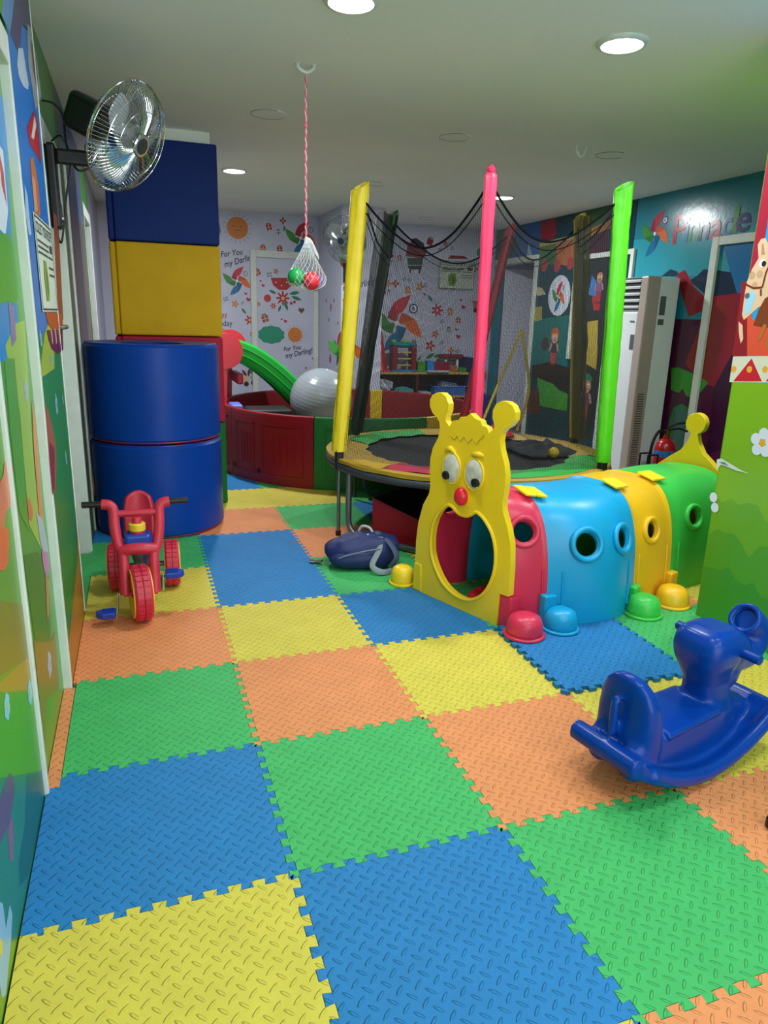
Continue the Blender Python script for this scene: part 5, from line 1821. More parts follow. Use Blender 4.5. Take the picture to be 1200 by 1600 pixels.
pr.poly([(0.123, 0.348), (0.161, 0.309), (0.147, 0.276), (0.047, 0.264), (-0.074, 0.297), (-0.076, 0.361), (0.063, 0.362)], '#64466c')
pr.poly([(0.034, 0.258), (0.082, 0.263), (0.094, 0.228), (0.045, 0.171), (0.017, 0.195)], '#86587a')
pr.poly([(-0.133, 0.230), (-0.087, 0.175), (-0.089, 0.114), (-0.033, 0.123), (-0.024, 0.085), (-0.064, 0.054), (-0.159, 0.011), (-0.189, 0.036), (-0.193, 0.138)], '#8ab4dc')
pr.poly([(-0.154, 0.154), (-0.126, 0.118), (-0.147, 0.098), (-0.170, 0.130)], '#d8c840')
pr.poly([(0.599, 1.180), (0.611, 1.125), (0.593, 1.025), (0.618, 0.953), (0.576, 0.971), (0.541, 1.051), (0.538, 1.118)], '#a82c26')
pr.poly([(0.346, 0.962), (0.464, 0.980), (0.500, 1.005), (0.543, 0.997), (0.519, 0.963), (0.566, 0.940), (0.508, 0.888), (0.440, 0.889), (0.380, 0.856), (0.294, 0.882)], '#d47a54')
pr.poly([(0.292, 0.880), (0.388, 0.867), (0.445, 0.841), (0.432, 0.807), (0.388, 0.771), (0.331, 0.771), (0.243, 0.805)], '#dc6c34')
pr.daisy((0.183, 0.487), 0.033, 6, '#8ccce4', '#d8c840')
pr.daisy((0.478, 0.361), 0.035, 6, '#8ccce4', '#d8c840')
pr.build('mural_print', wall_left)
pl = Print(lambda u, v, h: (XB + h, u, v), rough=0.33)
pl.poly([(1.193, 0.000), (1.905, 0.000), (1.905, 2.550), (1.193, 2.550)], '#2f8438')
pl.poly([(1.193, 1.280), (1.600, 1.330), (1.905, 1.280), (1.905, 2.540), (1.193, 2.540)], '#1c70c4')
pl.poly([(1.193, 0.060), (1.905, 0.060), (1.905, 0.420), (1.600, 0.350), (1.193, 0.400)], '#1f7a34')
pl.poly([(1.193, 1.160), (1.600, 1.160), (1.700, 1.270), (1.600, 1.345), (1.400, 1.300), (1.193, 1.200)], '#a4b81e')
pl.poly([(1.193, 0.000), (1.900, 0.000), (1.900, 0.420), (1.800, 0.300), (1.193, 0.160)], '#a86e20')
pl.poly([(0.100, 2.200), (0.900, 2.200), (1.150, 2.420), (1.100, 2.540), (0.100, 2.540)], '#d8b820')
pl.poly([(0.950, 2.200), (1.100, 2.200), (1.350, 2.420), (1.330, 2.540), (1.120, 2.540), (1.150, 2.420)], '#5a9a2c')
pl.poly([(1.100, 2.200), (1.250, 2.200), (1.500, 2.400), (1.500, 2.540), (1.340, 2.540), (1.350, 2.420)], '#5a8ac0')
pl.poly([(1.250, 2.200), (1.450, 2.200), (1.600, 2.340), (1.950, 2.420), (1.905, 2.400), (1.905, 2.540), (1.500, 2.540), (1.500, 2.400)], '#4a3a68')
pl.mark()
pl.poly([(1.430, 2.215), (1.560, 2.254), (1.597, 2.199), (1.636, 2.165), (1.596, 2.135), (1.470, 2.112), (1.371, 2.115), (1.353, 2.147)], '#b8c8dc')
pl.poly([(1.783, 2.402), (1.900, 2.418), (2.027, 2.337), (2.066, 2.231), (1.790, 2.115), (1.744, 2.173), (1.684, 2.250)], '#9aa0a8')
pl.poly([(1.842, 2.366), (1.939, 2.374), (1.984, 2.284), (1.908, 2.214), (1.831, 2.260)], '#5c4438')
pl.poly([(1.722, 2.099), (1.821, 2.082), (1.820, 1.935), (1.495, 1.939), (1.446, 1.980)], '#b4202c')
pl.poly([(1.728, 2.083), (1.764, 2.058), (1.629, 1.981), (1.555, 1.974)], '#d8d0c8')
pl.poly([(1.453, 1.885), (1.555, 1.910), (1.632, 1.826), (1.605, 1.723), (1.465, 1.686), (1.433, 1.776)], '#c46a2c')
pl.poly([(1.466, 1.838), (1.545, 1.830), (1.536, 1.730), (1.431, 1.709)], '#d09878')
pl.poly([(1.229, 1.770), (1.283, 1.745), (1.275, 1.675), (1.283, 1.624), (1.213, 1.614), (1.186, 1.675)], '#a8c4e4')
pl.poly([(2.113, 1.795), (2.332, 1.794), (2.206, 1.507), (2.132, 1.338), (1.904, 1.341), (1.994, 1.552)], '#8a3a2c')
pl.poly([(1.470, 1.375), (2.099, 1.366), (2.099, 1.305), (1.860, 1.294), (1.627, 1.310), (1.516, 1.333)], '#b8481c')
pl.poly([(1.454, 1.309), (2.064, 1.300), (2.008, 1.213), (1.777, 1.206), (1.562, 1.237), (1.487, 1.276)], '#6c1440')
pl.poly([(1.583, 1.311), (1.627, 1.310), (1.627, 1.259), (1.590, 1.253)], '#c8a8a0')
pl.poly([(1.720, 1.308), (1.768, 1.307), (1.769, 1.253), (1.728, 1.247)], '#c8a8a0')
pl.poly([(1.869, 1.304), (1.923, 1.303), (1.925, 1.247), (1.880, 1.241)], '#c8a8a0')
pl.poly([(1.197, 1.076), (1.309, 1.001), (1.373, 0.904), (1.349, 0.828), (1.225, 0.743), (1.155, 0.760), (1.159, 0.878), (1.177, 0.987)], '#a86038')
pl.poly([(1.193, 0.939), (1.338, 0.891), (1.220, 0.761), (1.162, 0.768), (1.176, 0.875)], '#8c3430')
pl.daisy((1.263, 1.286), 0.031, 5, '#8cbcc8', '#5a9ac0')
pl.daisy((1.508, 1.202), 0.027, 5, '#8cbcc8', '#5a9ac0')
pl.daisy((1.544, 1.026), 0.043, 5, '#8cbcc8', '#5a9ac0')
pl.daisy((1.799, 1.017), 0.024, 5, '#8cbcc8', '#5a9ac0')
pl.daisy((1.710, 0.783), 0.032, 5, '#8cbcc8', '#5a9ac0')
pl.build('mural_print', wall_left)
pf = Print(lambda u, v, h: (XL + h, u, v), rough=0.33)
pf.poly([(2.970, 0.000), (4.700, 0.000), (4.700, 2.540), (2.970, 2.540)], '#5a4a50')
pf.poly([(3.300, 2.000), (4.700, 2.000), (4.700, 2.540), (3.300, 2.540)], '#3f5a94')
pf.poly([(2.970, 0.000), (3.300, 0.000), (3.220, 2.540), (2.970, 2.540)], '#4a5a34')
pf.poly([(3.500, 0.600), (4.000, 0.500), (4.200, 1.500), (3.900, 1.900), (3.600, 1.600)], '#7a5a48')
pf.poly([(5.650, 0.000), (7.500, 0.000), (7.500, 2.540), (5.650, 2.540)], '#8a8a9c')
pf.build('mural_print', wall_left)
pd = Print(lambda u, v, h: (-.642 + h, u, v), rough=0.33)
pd.poly([(0.833, 1.996), (1.210, 1.998), (1.035, 1.574), (0.998, 1.312), (1.059, 1.247), (0.734, 1.240), (0.383, 1.271)], '#2a86cc')
pd.poly([(0.723, 1.285), (0.943, 1.341), (1.135, 1.348), (1.023, 0.969), (0.981, 0.611), (0.785, 0.756), (0.841, 1.096), (0.736, 1.242)], '#9cbc48')
pd.poly([(0.681, 1.254), (0.849, 1.243), (0.823, 1.003), (0.772, 0.740), (0.649, 0.833), (0.646, 1.051)], '#5a9c34')
pd.poly([(0.631, 0.710), (0.911, 0.630), (1.078, 0.485), (0.962, 0.288), (0.658, 0.430)], '#3f7f20')
pd.poly([(0.637, 0.440), (0.962, 0.288), (1.094, 0.271), (1.045, 0.075), (0.743, 0.186), (0.612, 0.074), (0.625, 0.242)], '#8c7a24')
pd.mark()
pd.poly([(0.823, 1.844), (1.052, 1.833), (1.026, 1.663), (0.930, 1.588), (0.812, 1.597), (0.672, 1.605)], '#d8e2ee')
pd.poly([(0.967, 1.832), (1.019, 1.767), (1.012, 1.675), (0.957, 1.723)], '#c03a38')
pd.poly([(0.649, 1.570), (0.980, 1.596), (1.054, 1.566), (1.071, 1.484), (1.048, 1.416), (0.933, 1.395), (0.826, 1.404), (0.527, 1.378)], '#409c2e')
pd.poly([(0.848, 1.404), (0.930, 1.391), (0.923, 1.295), (0.827, 1.277)], '#8478a4')
pd.poly([(1.105, 1.094), (1.140, 1.015), (1.121, 0.886), (1.086, 0.715), (1.064, 0.603), (1.000, 0.738), (1.036, 0.946)], '#d4823c')
pd.poly([(0.790, 0.835), (0.848, 0.820), (0.883, 0.770), (0.839, 0.753), (0.795, 0.770)], '#d07a44')
pd.poly([(0.946, 0.753), (1.067, 0.693), (1.123, 0.560), (1.029, 0.540), (0.962, 0.651)], '#a8b8c8')
pd.poly([(0.964, 0.612), (1.108, 0.565), (1.109, 0.498), (1.011, 0.498), (0.971, 0.558)], '#bc78ac')
pd.poly([(0.991, 0.517), (1.070, 0.476), (0.985, 0.380), (0.929, 0.380)], '#c08450')
pd.daisy((1.002, 1.134), 0.035, 5, '#a8b8d0', '#9ab0c8')
pd.daisy((0.884, 0.243), 0.046, 5, '#a8b8d0', '#9ab0c8')
pd.build('mural_print', door1)
pw = Print(lambda u, v, h: (XR - h, u, v), rough=0.2)
pw.poly([(1.120, 0.000), (4.620, 0.000), (4.620, 1.450), (1.120, 1.450)], '#4a1636')
pw.poly([(4.998, 2.204), (3.944, 2.148), (3.031, 2.170), (2.957, 1.821), (4.147, 1.808), (4.931, 1.840)], '#2f98a8')
pw.poly([(3.516, 2.077), (2.971, 2.068), (2.877, 1.621), (3.243, 1.663), (3.329, 1.820), (3.423, 1.844)], '#1f72ac')
pw.poly([(3.446, 1.845), (3.449, 2.024), (3.328, 1.815)], '#3a98a8')
pw.poly([(4.164, 1.827), (4.051, 1.885), (3.966, 1.863), (3.904, 1.816)], '#14384c')
pw.poly([(3.793, 1.777), (3.701, 1.816), (3.637, 1.863), (3.517, 1.852), (3.330, 1.824), (3.230, 1.656), (3.543, 1.633)], '#142c44')
pw.poly([(3.961, 1.836), (3.863, 1.870), (3.719, 1.722), (3.567, 1.633), (3.126, 1.665), (3.133, 1.288), (3.324, 0.904), (3.473, 0.925), (3.704, 1.069), (3.536, 1.540), (3.732, 1.470), (3.839, 1.620)], '#941c28')
pw.poly([(3.536, 1.540), (3.287, 1.612), (3.320, 1.111), (3.398, 0.914), (3.704, 1.069)], '#86241c')
pw.poly([(3.868, 1.020), (3.776, 1.031), (3.534, 0.982), (3.397, 0.932), (3.459, 0.855), (3.533, 0.790), (3.636, 0.791), (3.688, 0.854), (3.732, 0.809), (3.838, 0.826)], '#3a8c2a')
pw.poly([(3.758, 0.271), (3.809, 0.534), (3.773, 0.673), (3.675, 0.722), (3.572, 0.688), (3.505, 0.559), (3.512, 0.297)], '#2f7438')
pw.poly([(3.723, 0.277), (3.770, 0.520), (3.741, 0.648), (3.668, 0.689), (3.596, 0.658), (3.550, 0.553), (3.550, 0.290)], '#3f6a60')
pw.poly([(3.324, 0.904), (3.133, 1.288), (3.049, 0.453), (3.302, 0.318)], '#341030')
pw.mark()
pw.pinwheel((4.324, 2.210), 0.1985, True, -1.0)
pw.text('P', (4.071, 2.096), 1, '#c8283c', 0, 0, -1, fit=(0.163, 0.238))
pw.text('i', (3.922, 2.099), 1, '#2a86b4', 0, 0, -1, fit=(0.041, 0.212))
pw.text('n', (3.872, 2.100), 1, '#3f8f35', 0, 0, -1, fit=(0.121, 0.160))
pw.text('n', (3.750, 2.096), 1, '#3a2a70', 0, 0, -1, fit=(0.117, 0.153))
pw.text('a', (3.621, 2.097), 1, '#c83450', 0, 0, -1, fit=(0.132, 0.146))
pw.text('c', (3.482, 2.107), 1, '#2a70a4', 0, 0, -1, fit=(0.094, 0.139))
pw.text('l', (3.383, 2.122), 1, '#3f8f35', 0, 0, -1, fit=(0.054, 0.207))
pw.text('e', (3.352, 2.122), 1, '#3a2a70', 0, 0, -1, fit=(0.152, 0.147))
pw.mark()
pw.poly([(4.620, 0.000), (6.360, 0.000), (6.360, 2.540), (4.620, 2.540)], '#123a46')
pw.poly([(7.423, 2.551), (6.416, 2.540), (6.344, 2.106), (7.425, 2.113)], '#2f5c98')
pw.poly([(7.536, 2.552), (7.143, 2.562), (6.898, 2.321), (7.158, 2.108), (7.519, 2.129)], '#1f5a50')
pw.poly([(6.650, 2.134), (6.644, 2.337), (6.568, 2.221), (6.496, 2.125)], '#9ab0c8')
pw.poly([(5.665, 2.532), (5.052, 2.581), (5.015, 2.092), (5.410, 2.104), (5.569, 1.983)], '#2c5430')
pw.poly([(5.439, 2.267), (5.032, 2.330), (5.001, 2.091), (5.396, 2.106)], '#401c2c')
pw.poly([(5.480, 2.335), (5.021, 2.412), (5.005, 2.328), (5.467, 2.262)], '#a4683c')
pw.poly([(6.397, 2.538), (6.067, 2.536), (6.028, 2.371), (6.113, 2.310), (6.366, 2.349)], '#921c30')
pw.poly([(6.376, 2.297), (5.629, 2.325), (5.621, 2.280), (6.368, 2.251)], '#bca054')
pw.poly([(6.368, 2.251), (6.002, 2.257), (5.965, 2.039), (6.335, 2.051)], '#3f6e2c')
pw.poly([(6.002, 2.257), (5.621, 2.280), (5.569, 1.983), (5.965, 2.039)], '#bc6a3c')
pw.disc((6.225, 2.036), 0.0721, '#b43c44', 18)
pw.disc((5.945, 2.017), 0.0699, '#b43c44', 18)
pw.disc((5.680, 2.031), 0.0678, '#b43c44', 18)
pw.poly([(6.399, 1.415), (5.606, 1.476), (5.539, 0.900), (6.334, 0.823)], '#0e6c68')
pw.poly([(6.425, 1.808), (6.237, 1.785), (6.135, 1.710), (6.332, 1.695)], '#c0b890')
pw.poly([(6.405, 1.566), (6.202, 1.574), (6.176, 1.418), (6.377, 1.397)], '#a89c50')
pw.mark()
pw.disc((5.849, 1.690), 0.228, '#d4d8e4', 30, 0.223)
pw.mark()
pw.pinwheel((5.863, 1.678), 0.1725, True, -0.8)
pw.poly([(6.319, 0.872), (5.918, 0.946), (5.491, 0.903), (5.483, 0.614), (5.659, 0.636), (5.806, 0.696), (5.987, 0.717), (6.280, 0.730)], '#2a1c18')
pw.poly([(6.175, 0.739), (5.987, 0.717), (5.806, 0.696), (5.659, 0.636), (5.483, 0.614), (5.472, 0.420), (6.083, 0.409)], '#46982a')
pw.poly([(6.355, 0.546), (6.118, 0.618), (6.031, 0.318), (6.371, 0.273)], '#5a2c1c')
pw.mark()
pw.disc((6.058, 1.143), 0.0774, '#4a2c20', 16)
pw.child((5.856, 1.233), 0.0790, '#c8602c', '#d09c78', '#3a3a48', '#c43c40', '#c8602c', 1.0)
pw.poly([(5.409, 2.101), (5.001, 2.091), (4.771, 0.154), (5.103, 0.203)], '#2a2e30')
pw.poly([(5.272, 1.692), (5.240, 1.885), (5.143, 1.817), (5.114, 1.656)], '#3f7ab8')
pw.poly([(5.242, 1.408), (5.053, 1.430), (5.003, 1.088), (4.996, 0.922), (5.209, 0.975), (5.186, 1.179)], '#bca444')
pw.poly([(5.199, 1.658), (5.050, 1.687), (5.049, 1.527), (5.147, 1.527)], '#b42c34')
pw.mark()
pw.child((5.096, 1.863), 0.0637, '#2c1c18', '#b47a5c', '#7a5a8a', '#b03038', None, 1.0)
pw.child((5.133, 0.750), 0.0929, '#3a2018', '#c08a68', '#6a3c6c', '#8a4a30', '#2a7a54', 1.0)
pw.build('mural_print', wall_right)
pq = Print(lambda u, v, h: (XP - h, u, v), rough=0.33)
pq.poly([(-1.500, 1.120), (1.090, 1.120), (1.090, 2.540), (-1.500, 2.540)], '#1c9ede')
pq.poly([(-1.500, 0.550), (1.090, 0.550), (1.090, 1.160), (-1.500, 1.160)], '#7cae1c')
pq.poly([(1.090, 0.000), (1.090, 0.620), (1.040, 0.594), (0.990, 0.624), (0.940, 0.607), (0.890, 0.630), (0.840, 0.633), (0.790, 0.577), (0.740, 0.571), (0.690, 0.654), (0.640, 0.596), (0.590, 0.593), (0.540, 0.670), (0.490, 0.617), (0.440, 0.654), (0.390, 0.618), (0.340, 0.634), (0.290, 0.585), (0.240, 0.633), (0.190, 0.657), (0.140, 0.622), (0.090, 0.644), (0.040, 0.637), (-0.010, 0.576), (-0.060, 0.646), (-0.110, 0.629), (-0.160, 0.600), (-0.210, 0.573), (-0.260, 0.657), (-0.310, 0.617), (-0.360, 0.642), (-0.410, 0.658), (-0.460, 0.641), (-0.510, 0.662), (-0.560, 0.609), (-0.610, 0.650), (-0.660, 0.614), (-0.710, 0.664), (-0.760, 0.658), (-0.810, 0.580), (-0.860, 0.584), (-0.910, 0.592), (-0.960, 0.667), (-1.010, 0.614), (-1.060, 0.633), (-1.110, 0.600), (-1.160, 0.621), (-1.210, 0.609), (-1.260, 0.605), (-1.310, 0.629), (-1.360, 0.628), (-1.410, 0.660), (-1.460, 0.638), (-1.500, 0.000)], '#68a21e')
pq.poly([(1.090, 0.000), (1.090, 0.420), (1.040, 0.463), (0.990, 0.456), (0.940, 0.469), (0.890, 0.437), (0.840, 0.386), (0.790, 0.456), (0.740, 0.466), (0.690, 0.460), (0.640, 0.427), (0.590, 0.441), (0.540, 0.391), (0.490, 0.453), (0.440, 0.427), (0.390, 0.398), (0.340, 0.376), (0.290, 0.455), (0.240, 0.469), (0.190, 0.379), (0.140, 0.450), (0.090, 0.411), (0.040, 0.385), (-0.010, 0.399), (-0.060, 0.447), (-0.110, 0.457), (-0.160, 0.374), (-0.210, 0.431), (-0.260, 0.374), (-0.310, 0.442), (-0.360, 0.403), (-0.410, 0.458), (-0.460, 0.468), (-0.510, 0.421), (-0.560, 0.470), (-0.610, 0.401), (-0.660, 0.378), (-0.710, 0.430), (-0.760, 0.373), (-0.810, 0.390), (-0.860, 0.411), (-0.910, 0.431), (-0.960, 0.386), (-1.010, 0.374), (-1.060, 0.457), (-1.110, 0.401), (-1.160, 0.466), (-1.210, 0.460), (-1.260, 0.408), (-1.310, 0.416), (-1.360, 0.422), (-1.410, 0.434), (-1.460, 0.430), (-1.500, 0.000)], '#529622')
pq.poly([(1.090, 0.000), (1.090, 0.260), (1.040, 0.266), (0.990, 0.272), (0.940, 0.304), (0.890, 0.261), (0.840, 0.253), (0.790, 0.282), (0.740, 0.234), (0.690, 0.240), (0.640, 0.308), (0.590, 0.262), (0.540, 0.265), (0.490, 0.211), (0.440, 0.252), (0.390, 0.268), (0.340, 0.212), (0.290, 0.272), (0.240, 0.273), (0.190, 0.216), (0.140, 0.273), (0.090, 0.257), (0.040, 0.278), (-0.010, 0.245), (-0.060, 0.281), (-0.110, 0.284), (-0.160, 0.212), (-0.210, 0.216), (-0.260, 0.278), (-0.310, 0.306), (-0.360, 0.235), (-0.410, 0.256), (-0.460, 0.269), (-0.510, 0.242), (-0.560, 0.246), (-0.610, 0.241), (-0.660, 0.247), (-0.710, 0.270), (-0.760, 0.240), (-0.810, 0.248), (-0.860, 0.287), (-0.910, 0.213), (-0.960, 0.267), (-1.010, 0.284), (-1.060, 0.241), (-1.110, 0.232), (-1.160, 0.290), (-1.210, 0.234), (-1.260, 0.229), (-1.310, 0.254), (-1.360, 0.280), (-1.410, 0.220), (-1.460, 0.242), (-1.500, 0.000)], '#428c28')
pq.poly([(1.090, 1.500), (1.090, 2.540), (1.050, 2.540), (1.035, 1.750), (1.060, 1.500)], '#a41f38')
pq.poly([(1.114, 1.267), (1.109, 1.477), (1.088, 1.585), (1.033, 1.423), (0.822, 1.425), (0.731, 1.283)], '#dc543a')
pq.poly([(1.125, 1.587), (1.096, 1.586), (1.028, 1.258), (1.111, 1.253)], '#8c2028')
pq.poly([(1.109, 1.262), (0.732, 1.288), (0.709, 1.180), (1.108, 1.147)], '#d6d6be')
pq.mark()
pq.poly([(1.087, 1.152), (1.003, 1.260), (0.927, 1.166)], '#c42430')
pq.poly([(0.907, 1.168), (0.837, 1.270), (0.734, 1.183)], '#c42430')
pq.mark()
pq.disc((1.094, 1.206), 0.0155, '#e0a83c', 14)
pq.disc((1.005, 1.212), 0.0151, '#e0a83c', 14)
pq.disc((0.921, 1.218), 0.0147, '#e0a83c', 14)
pq.poly([(1.095, 1.444), (1.098, 1.526), (1.096, 1.586), (1.078, 1.638), (1.050, 1.684), (1.002, 1.696), (0.876, 1.677), (0.838, 1.496), (0.964, 1.487), (1.010, 1.477), (1.052, 1.444), (1.080, 1.422)], '#e2bf9c')
pq.poly([(1.052, 1.679), (1.068, 1.737), (1.055, 1.759), (1.032, 1.760), (1.014, 1.738), (1.002, 1.681)], '#e2bf9c')
pq.poly([(1.041, 1.694), (1.047, 1.735), (1.038, 1.740), (1.021, 1.692)], '#b88a70')
pq.poly([(1.108, 1.416), (1.082, 1.400), (1.066, 1.340), (1.077, 1.320), (1.097, 1.367)], '#e2bf9c')
pq.poly([(1.022, 1.401), (1.007, 1.466), (0.983, 1.513), (0.941, 1.534), (0.781, 1.513), (0.754, 1.388), (0.913, 1.403), (0.958, 1.392)], '#7c3e20')
pq.poly([(1.086, 1.504), (1.060, 1.552), (1.034, 1.525), (1.054, 1.455), (1.081, 1.444)], '#9ad0ea')
pq.poly([(0.989, 1.342), (0.968, 1.408), (0.950, 1.403), (0.963, 1.354), (0.977, 1.335)], '#b46c30')
pq.poly([(0.942, 1.317), (0.935, 1.397), (0.898, 1.393), (0.910, 1.324), (0.925, 1.302)], '#b46c30')
pq.mark()
pq.disc((1.073, 1.611), 0.0161, '#caa27e', 12)
pq.disc((1.032, 1.615), 0.0159, '#caa27e', 12)
pq.disc((1.050, 1.571), 0.0134, '#caa27e', 12)
pq.disc((1.025, 1.658), 0.0179, '#f0f0f0', 16)
pq.disc((1.018, 1.656), .012, '#241c1c', 12)
pq.line((1.100, 1.575), (1.054, 1.557), .008, '#7a2c18')
pq.line((1.054, 1.557), (1.006, 1.559), .008, '#7a2c18')
pq.line((1.006, 1.559), (0.999, 1.621), .008, '#7a2c18')
pq.line((0.999, 1.621), (0.981, 1.659), .008, '#7a2c18')
pq.line((1.012, 1.551), (1.006, 1.524), .008, '#7a2c18')
pq.disc((1.081, 1.526), 0.0136, '#5a6470', 12, .012)
pq.disc((1.093, 0.605), 0.0240, '#d4dcec', 14)
pq.disc((1.075, 0.559), 0.0240, '#d4dcec', 14)
pq.daisy((0.869, 0.906), 0.065, 5, '#d4dcec', '#e0a428')
pq.mark()
pq.poly([(1.109, 0.785), (1.083, 0.796), (1.050, 0.788), (0.954, 0.765), (0.910, 0.760), (0.990, 0.758), (1.053, 0.766), (1.081, 0.766), (1.099, 0.738)], '#cfd8d0')
pq.poly([(1.095, 0.776), (1.061, 0.782), (1.031, 0.770), (1.070, 0.771)], '#5a7a5a')
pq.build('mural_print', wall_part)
pb = Print(lambda u, v, h: (u, YB - h, v), rough=0.5)
pb.mark()
pb.sun((0.896, 2.365), 0.1235)
pb.poly([(0.669, 2.428), (0.690, 2.394), (0.702, 2.311), (0.678, 2.254), (0.648, 2.238)], '#2a7a64')
pb.text('For You', (0.692, 2.028), 0.0919, '#2a2438', 0.180, 0.25, 0.85)
pb.text('my Darling!', (0.733, 1.915), 0.0979, '#2a2438', 0.300, 0.25, 0.85)
pb.pinwheel((0.872, 1.769), 0.1683)
pb.heart((0.975, 1.626), 0.0193)
pb.heart((1.004, 1.560), 0.0298)
pb.flower((0.845, 1.503), 0.0483, '#c8783c', 5)
pb.sprig((0.737, 1.558), 0.0590, .3)
pb.sprig((0.934, 1.520), 0.0372, .8)
pb.leaf((0.947, 1.424), 0.0450, -0.9)
pb.text('Happy', (0.548, 1.338), 0.0901, '#b04a20', 0.050, 0.00, 0.85)
pb.text('Birthday', (0.529, 1.233), 0.0960, '#4a4450', 0.050, 0.00, 0.85)
pb.text('to YOU', (0.580, 1.160), 0.0590, '#6a1c28', 0.050, 0.00, 0.85)
pb.flower((1.014, 1.320), 0.0643, '#c01c34', 6)
pb.flower((1.041, 1.154), 0.0382, '#d07838', 5)
pb.gift((1.266, 2.403), 0.0428, '#b4202c', '#d8a890', 0.3)
pb.gift((1.193, 2.155), 0.0434, '#c8582c', '#d8a890', 0.0)
pb.gift((1.394, 2.159), 0.0437, '#8a3a2c', '#d8a890', 0.1)
pb.flower((1.437, 2.478), 0.0429, '#a02838', 4)
pb.leaf((1.451, 2.393), 0.0360, 1.4)
pb.gift((1.381, 2.346), 0.0360, '#c8ccd4', '#3a3a44', 0.1)
pb.pinwheel((1.654, 2.297), 0.1969)
pb.gift((1.918, 2.254), 0.0369, '#b4202c', '#d8a890', 0.2)
pb.leaf((0.936, 0.680), 0.0548, 2.2, '#5a2c38')
pb.leaf((0.991, 0.688), 0.0549, 1.4, '#5a2c38')
pb.disc((0.958, 0.610), 0.0394, '#d8b090', 14)
pb.disc((0.956, 0.547), 0.0316, '#3a2c30', 12)
pb.mark()
pb.leaf((1.023, 0.696), 0.0550, 2.0, '#2a7a64')
pb.leaf((1.079, 0.704), 0.0550, 1.1, '#2a7a64')
pb.disc((1.045, 0.626), 0.0395, '#7ab0a0', 14)
pb.disc((1.044, 0.562), 0.0317, '#3a2c30', 12)
pb.mark()
pb.pinwheel((2.927, 1.328), 0.3640)
pb.heart((2.830, 2.153), 0.0307)
pb.heart((2.803, 2.182), 0.0191)
pb.heart((2.739, 1.705), 0.0275)
pb.heart((2.808, 1.732), 0.0197)
pb.heart((3.826, 1.647), 0.0213)
pb.heart((3.869, 1.558), 0.0330)
pb.heart((3.783, 1.265), 0.0217)
pb.heart((3.817, 1.173), 0.0353)
pb.heart((3.307, 1.702), 0.0208)
pb.heart((2.832, 2.091), 0.0154)
pb.flower((2.788, 1.817), 0.0547, '#c06a34', 5)
pb.flower((2.893, 1.821), 0.0549, '#a8243c', 4)
pb.flower((3.231, 1.795), 0.0636, '#c0703c', 5)
pb.flower((3.490, 1.506), 0.0898, '#b01c3c', 7)
pb.flower((3.478, 1.200), 0.0581, '#b8602c', 5)
pb.flower((3.411, 1.049), 0.0752, '#a82434', 5)
pb.flower((3.724, 0.986), 0.0509, '#c0602c', 4)
pb.flower((2.707, 1.923), 0.0349, '#8a2438', 5)
pb.flower((4.006, 2.053), 0.0482, '#7a2438', 5)
pb.gift((3.063, 1.749), 0.0476, '#c8783c', '#d8b898', 0.1)
pb.gift((3.676, 1.495), 0.0493, '#c8843c', '#d8b898', 0.1)
pb.gift((3.180, 1.079), 0.0455, '#b42c34', '#d8b898', 0.1)
pb.gift((3.804, 1.391), 0.0415, '#b4283c', '#d8b898', 0.1)
pb.gift((3.671, 1.263), 0.0416, '#7a9a90', '#d8b898', 0.1)
pb.gift((2.934, 2.135), 0.0386, '#8a7068', '#d8b898', 0.1)
pb.leaf((3.382, 1.656), 0.0564, -0.9)
pb.leaf((3.418, 0.915), 0.0758, 0.5)
pb.leaf((3.530, 0.916), 0.0676, 0.2)
pb.leaf((3.262, 0.880), 0.0504, 0.8)
pb.sprig((3.085, 1.876), 0.0551, .6)
pb.sprig((3.014, 1.881), 0.0550, .6)
pb.sprig((3.311, 1.822), 0.0557, .6)
pb.sprig((3.562, 1.368), 0.0577, .6)
pb.sprig((3.820, 0.979), 0.0595, .6)
pb.sprig((3.577, 1.094), 0.0587, .6)
pb.poly([(3.021, 2.163), (3.034, 2.279), (3.084, 2.336), (3.198, 2.342), (3.318, 2.240), (3.260, 2.144)], '#8a1c34')
pb.poly([(3.039, 2.140), (3.260, 2.151), (3.255, 2.065), (3.060, 2.056)], '#2c4a30')
pb.poly([(3.043, 2.047), (3.255, 2.057), (3.239, 2.017), (3.224, 1.961), (3.206, 1.961), (3.204, 2.008), (3.097, 2.003), (3.099, 1.956), (3.082, 1.955), (3.079, 2.010)], '#20242c')
pb.poly([(3.065, 2.365), (3.152, 2.386), (3.260, 2.330), (3.281, 2.269), (3.200, 2.296), (3.111, 2.322)], '#1c2024')
pb.gift((3.348, 2.358), 0.0540, '#8a1c34', '#8a1c34', -0.3)
pb.mark()
pb.flower((3.564, 2.340), 0.0389, '#a02038', 5)
pb.sprig((3.496, 2.266), 0.0624, .4)
pb.sprig((3.658, 2.290), 0.0470, .2)
pb.poly([(3.611, 2.161), (3.645, 2.203), (3.838, 2.205), (3.905, 2.168)], '#7c2430')
pb.cloud((4.133, 2.260), 0.1117)
pb.poly([(3.996, 1.645), (4.129, 1.649), (4.136, 1.550), (4.022, 1.546)], '#b86a50')
pb.poly([(4.022, 1.546), (4.146, 1.550), (4.140, 1.500), (4.025, 1.496)], '#24282c')
pb.disc((4.201, 0.644), 0.0790, '#c0642c', 16)
pb.disc((4.063, 0.495), 0.0529, '#2a302c', 14)
pb.poly([(4.055, 0.318), (4.146, 0.432), (4.297, 0.405), (4.347, -0.002), (4.076, 0.003)], '#23281f')
pb.build('mural_print', wall_back)
pc_ = Print(lambda u, v, h: (u, YB - .03 - h, v), rough=0.5)
pc_.mark()
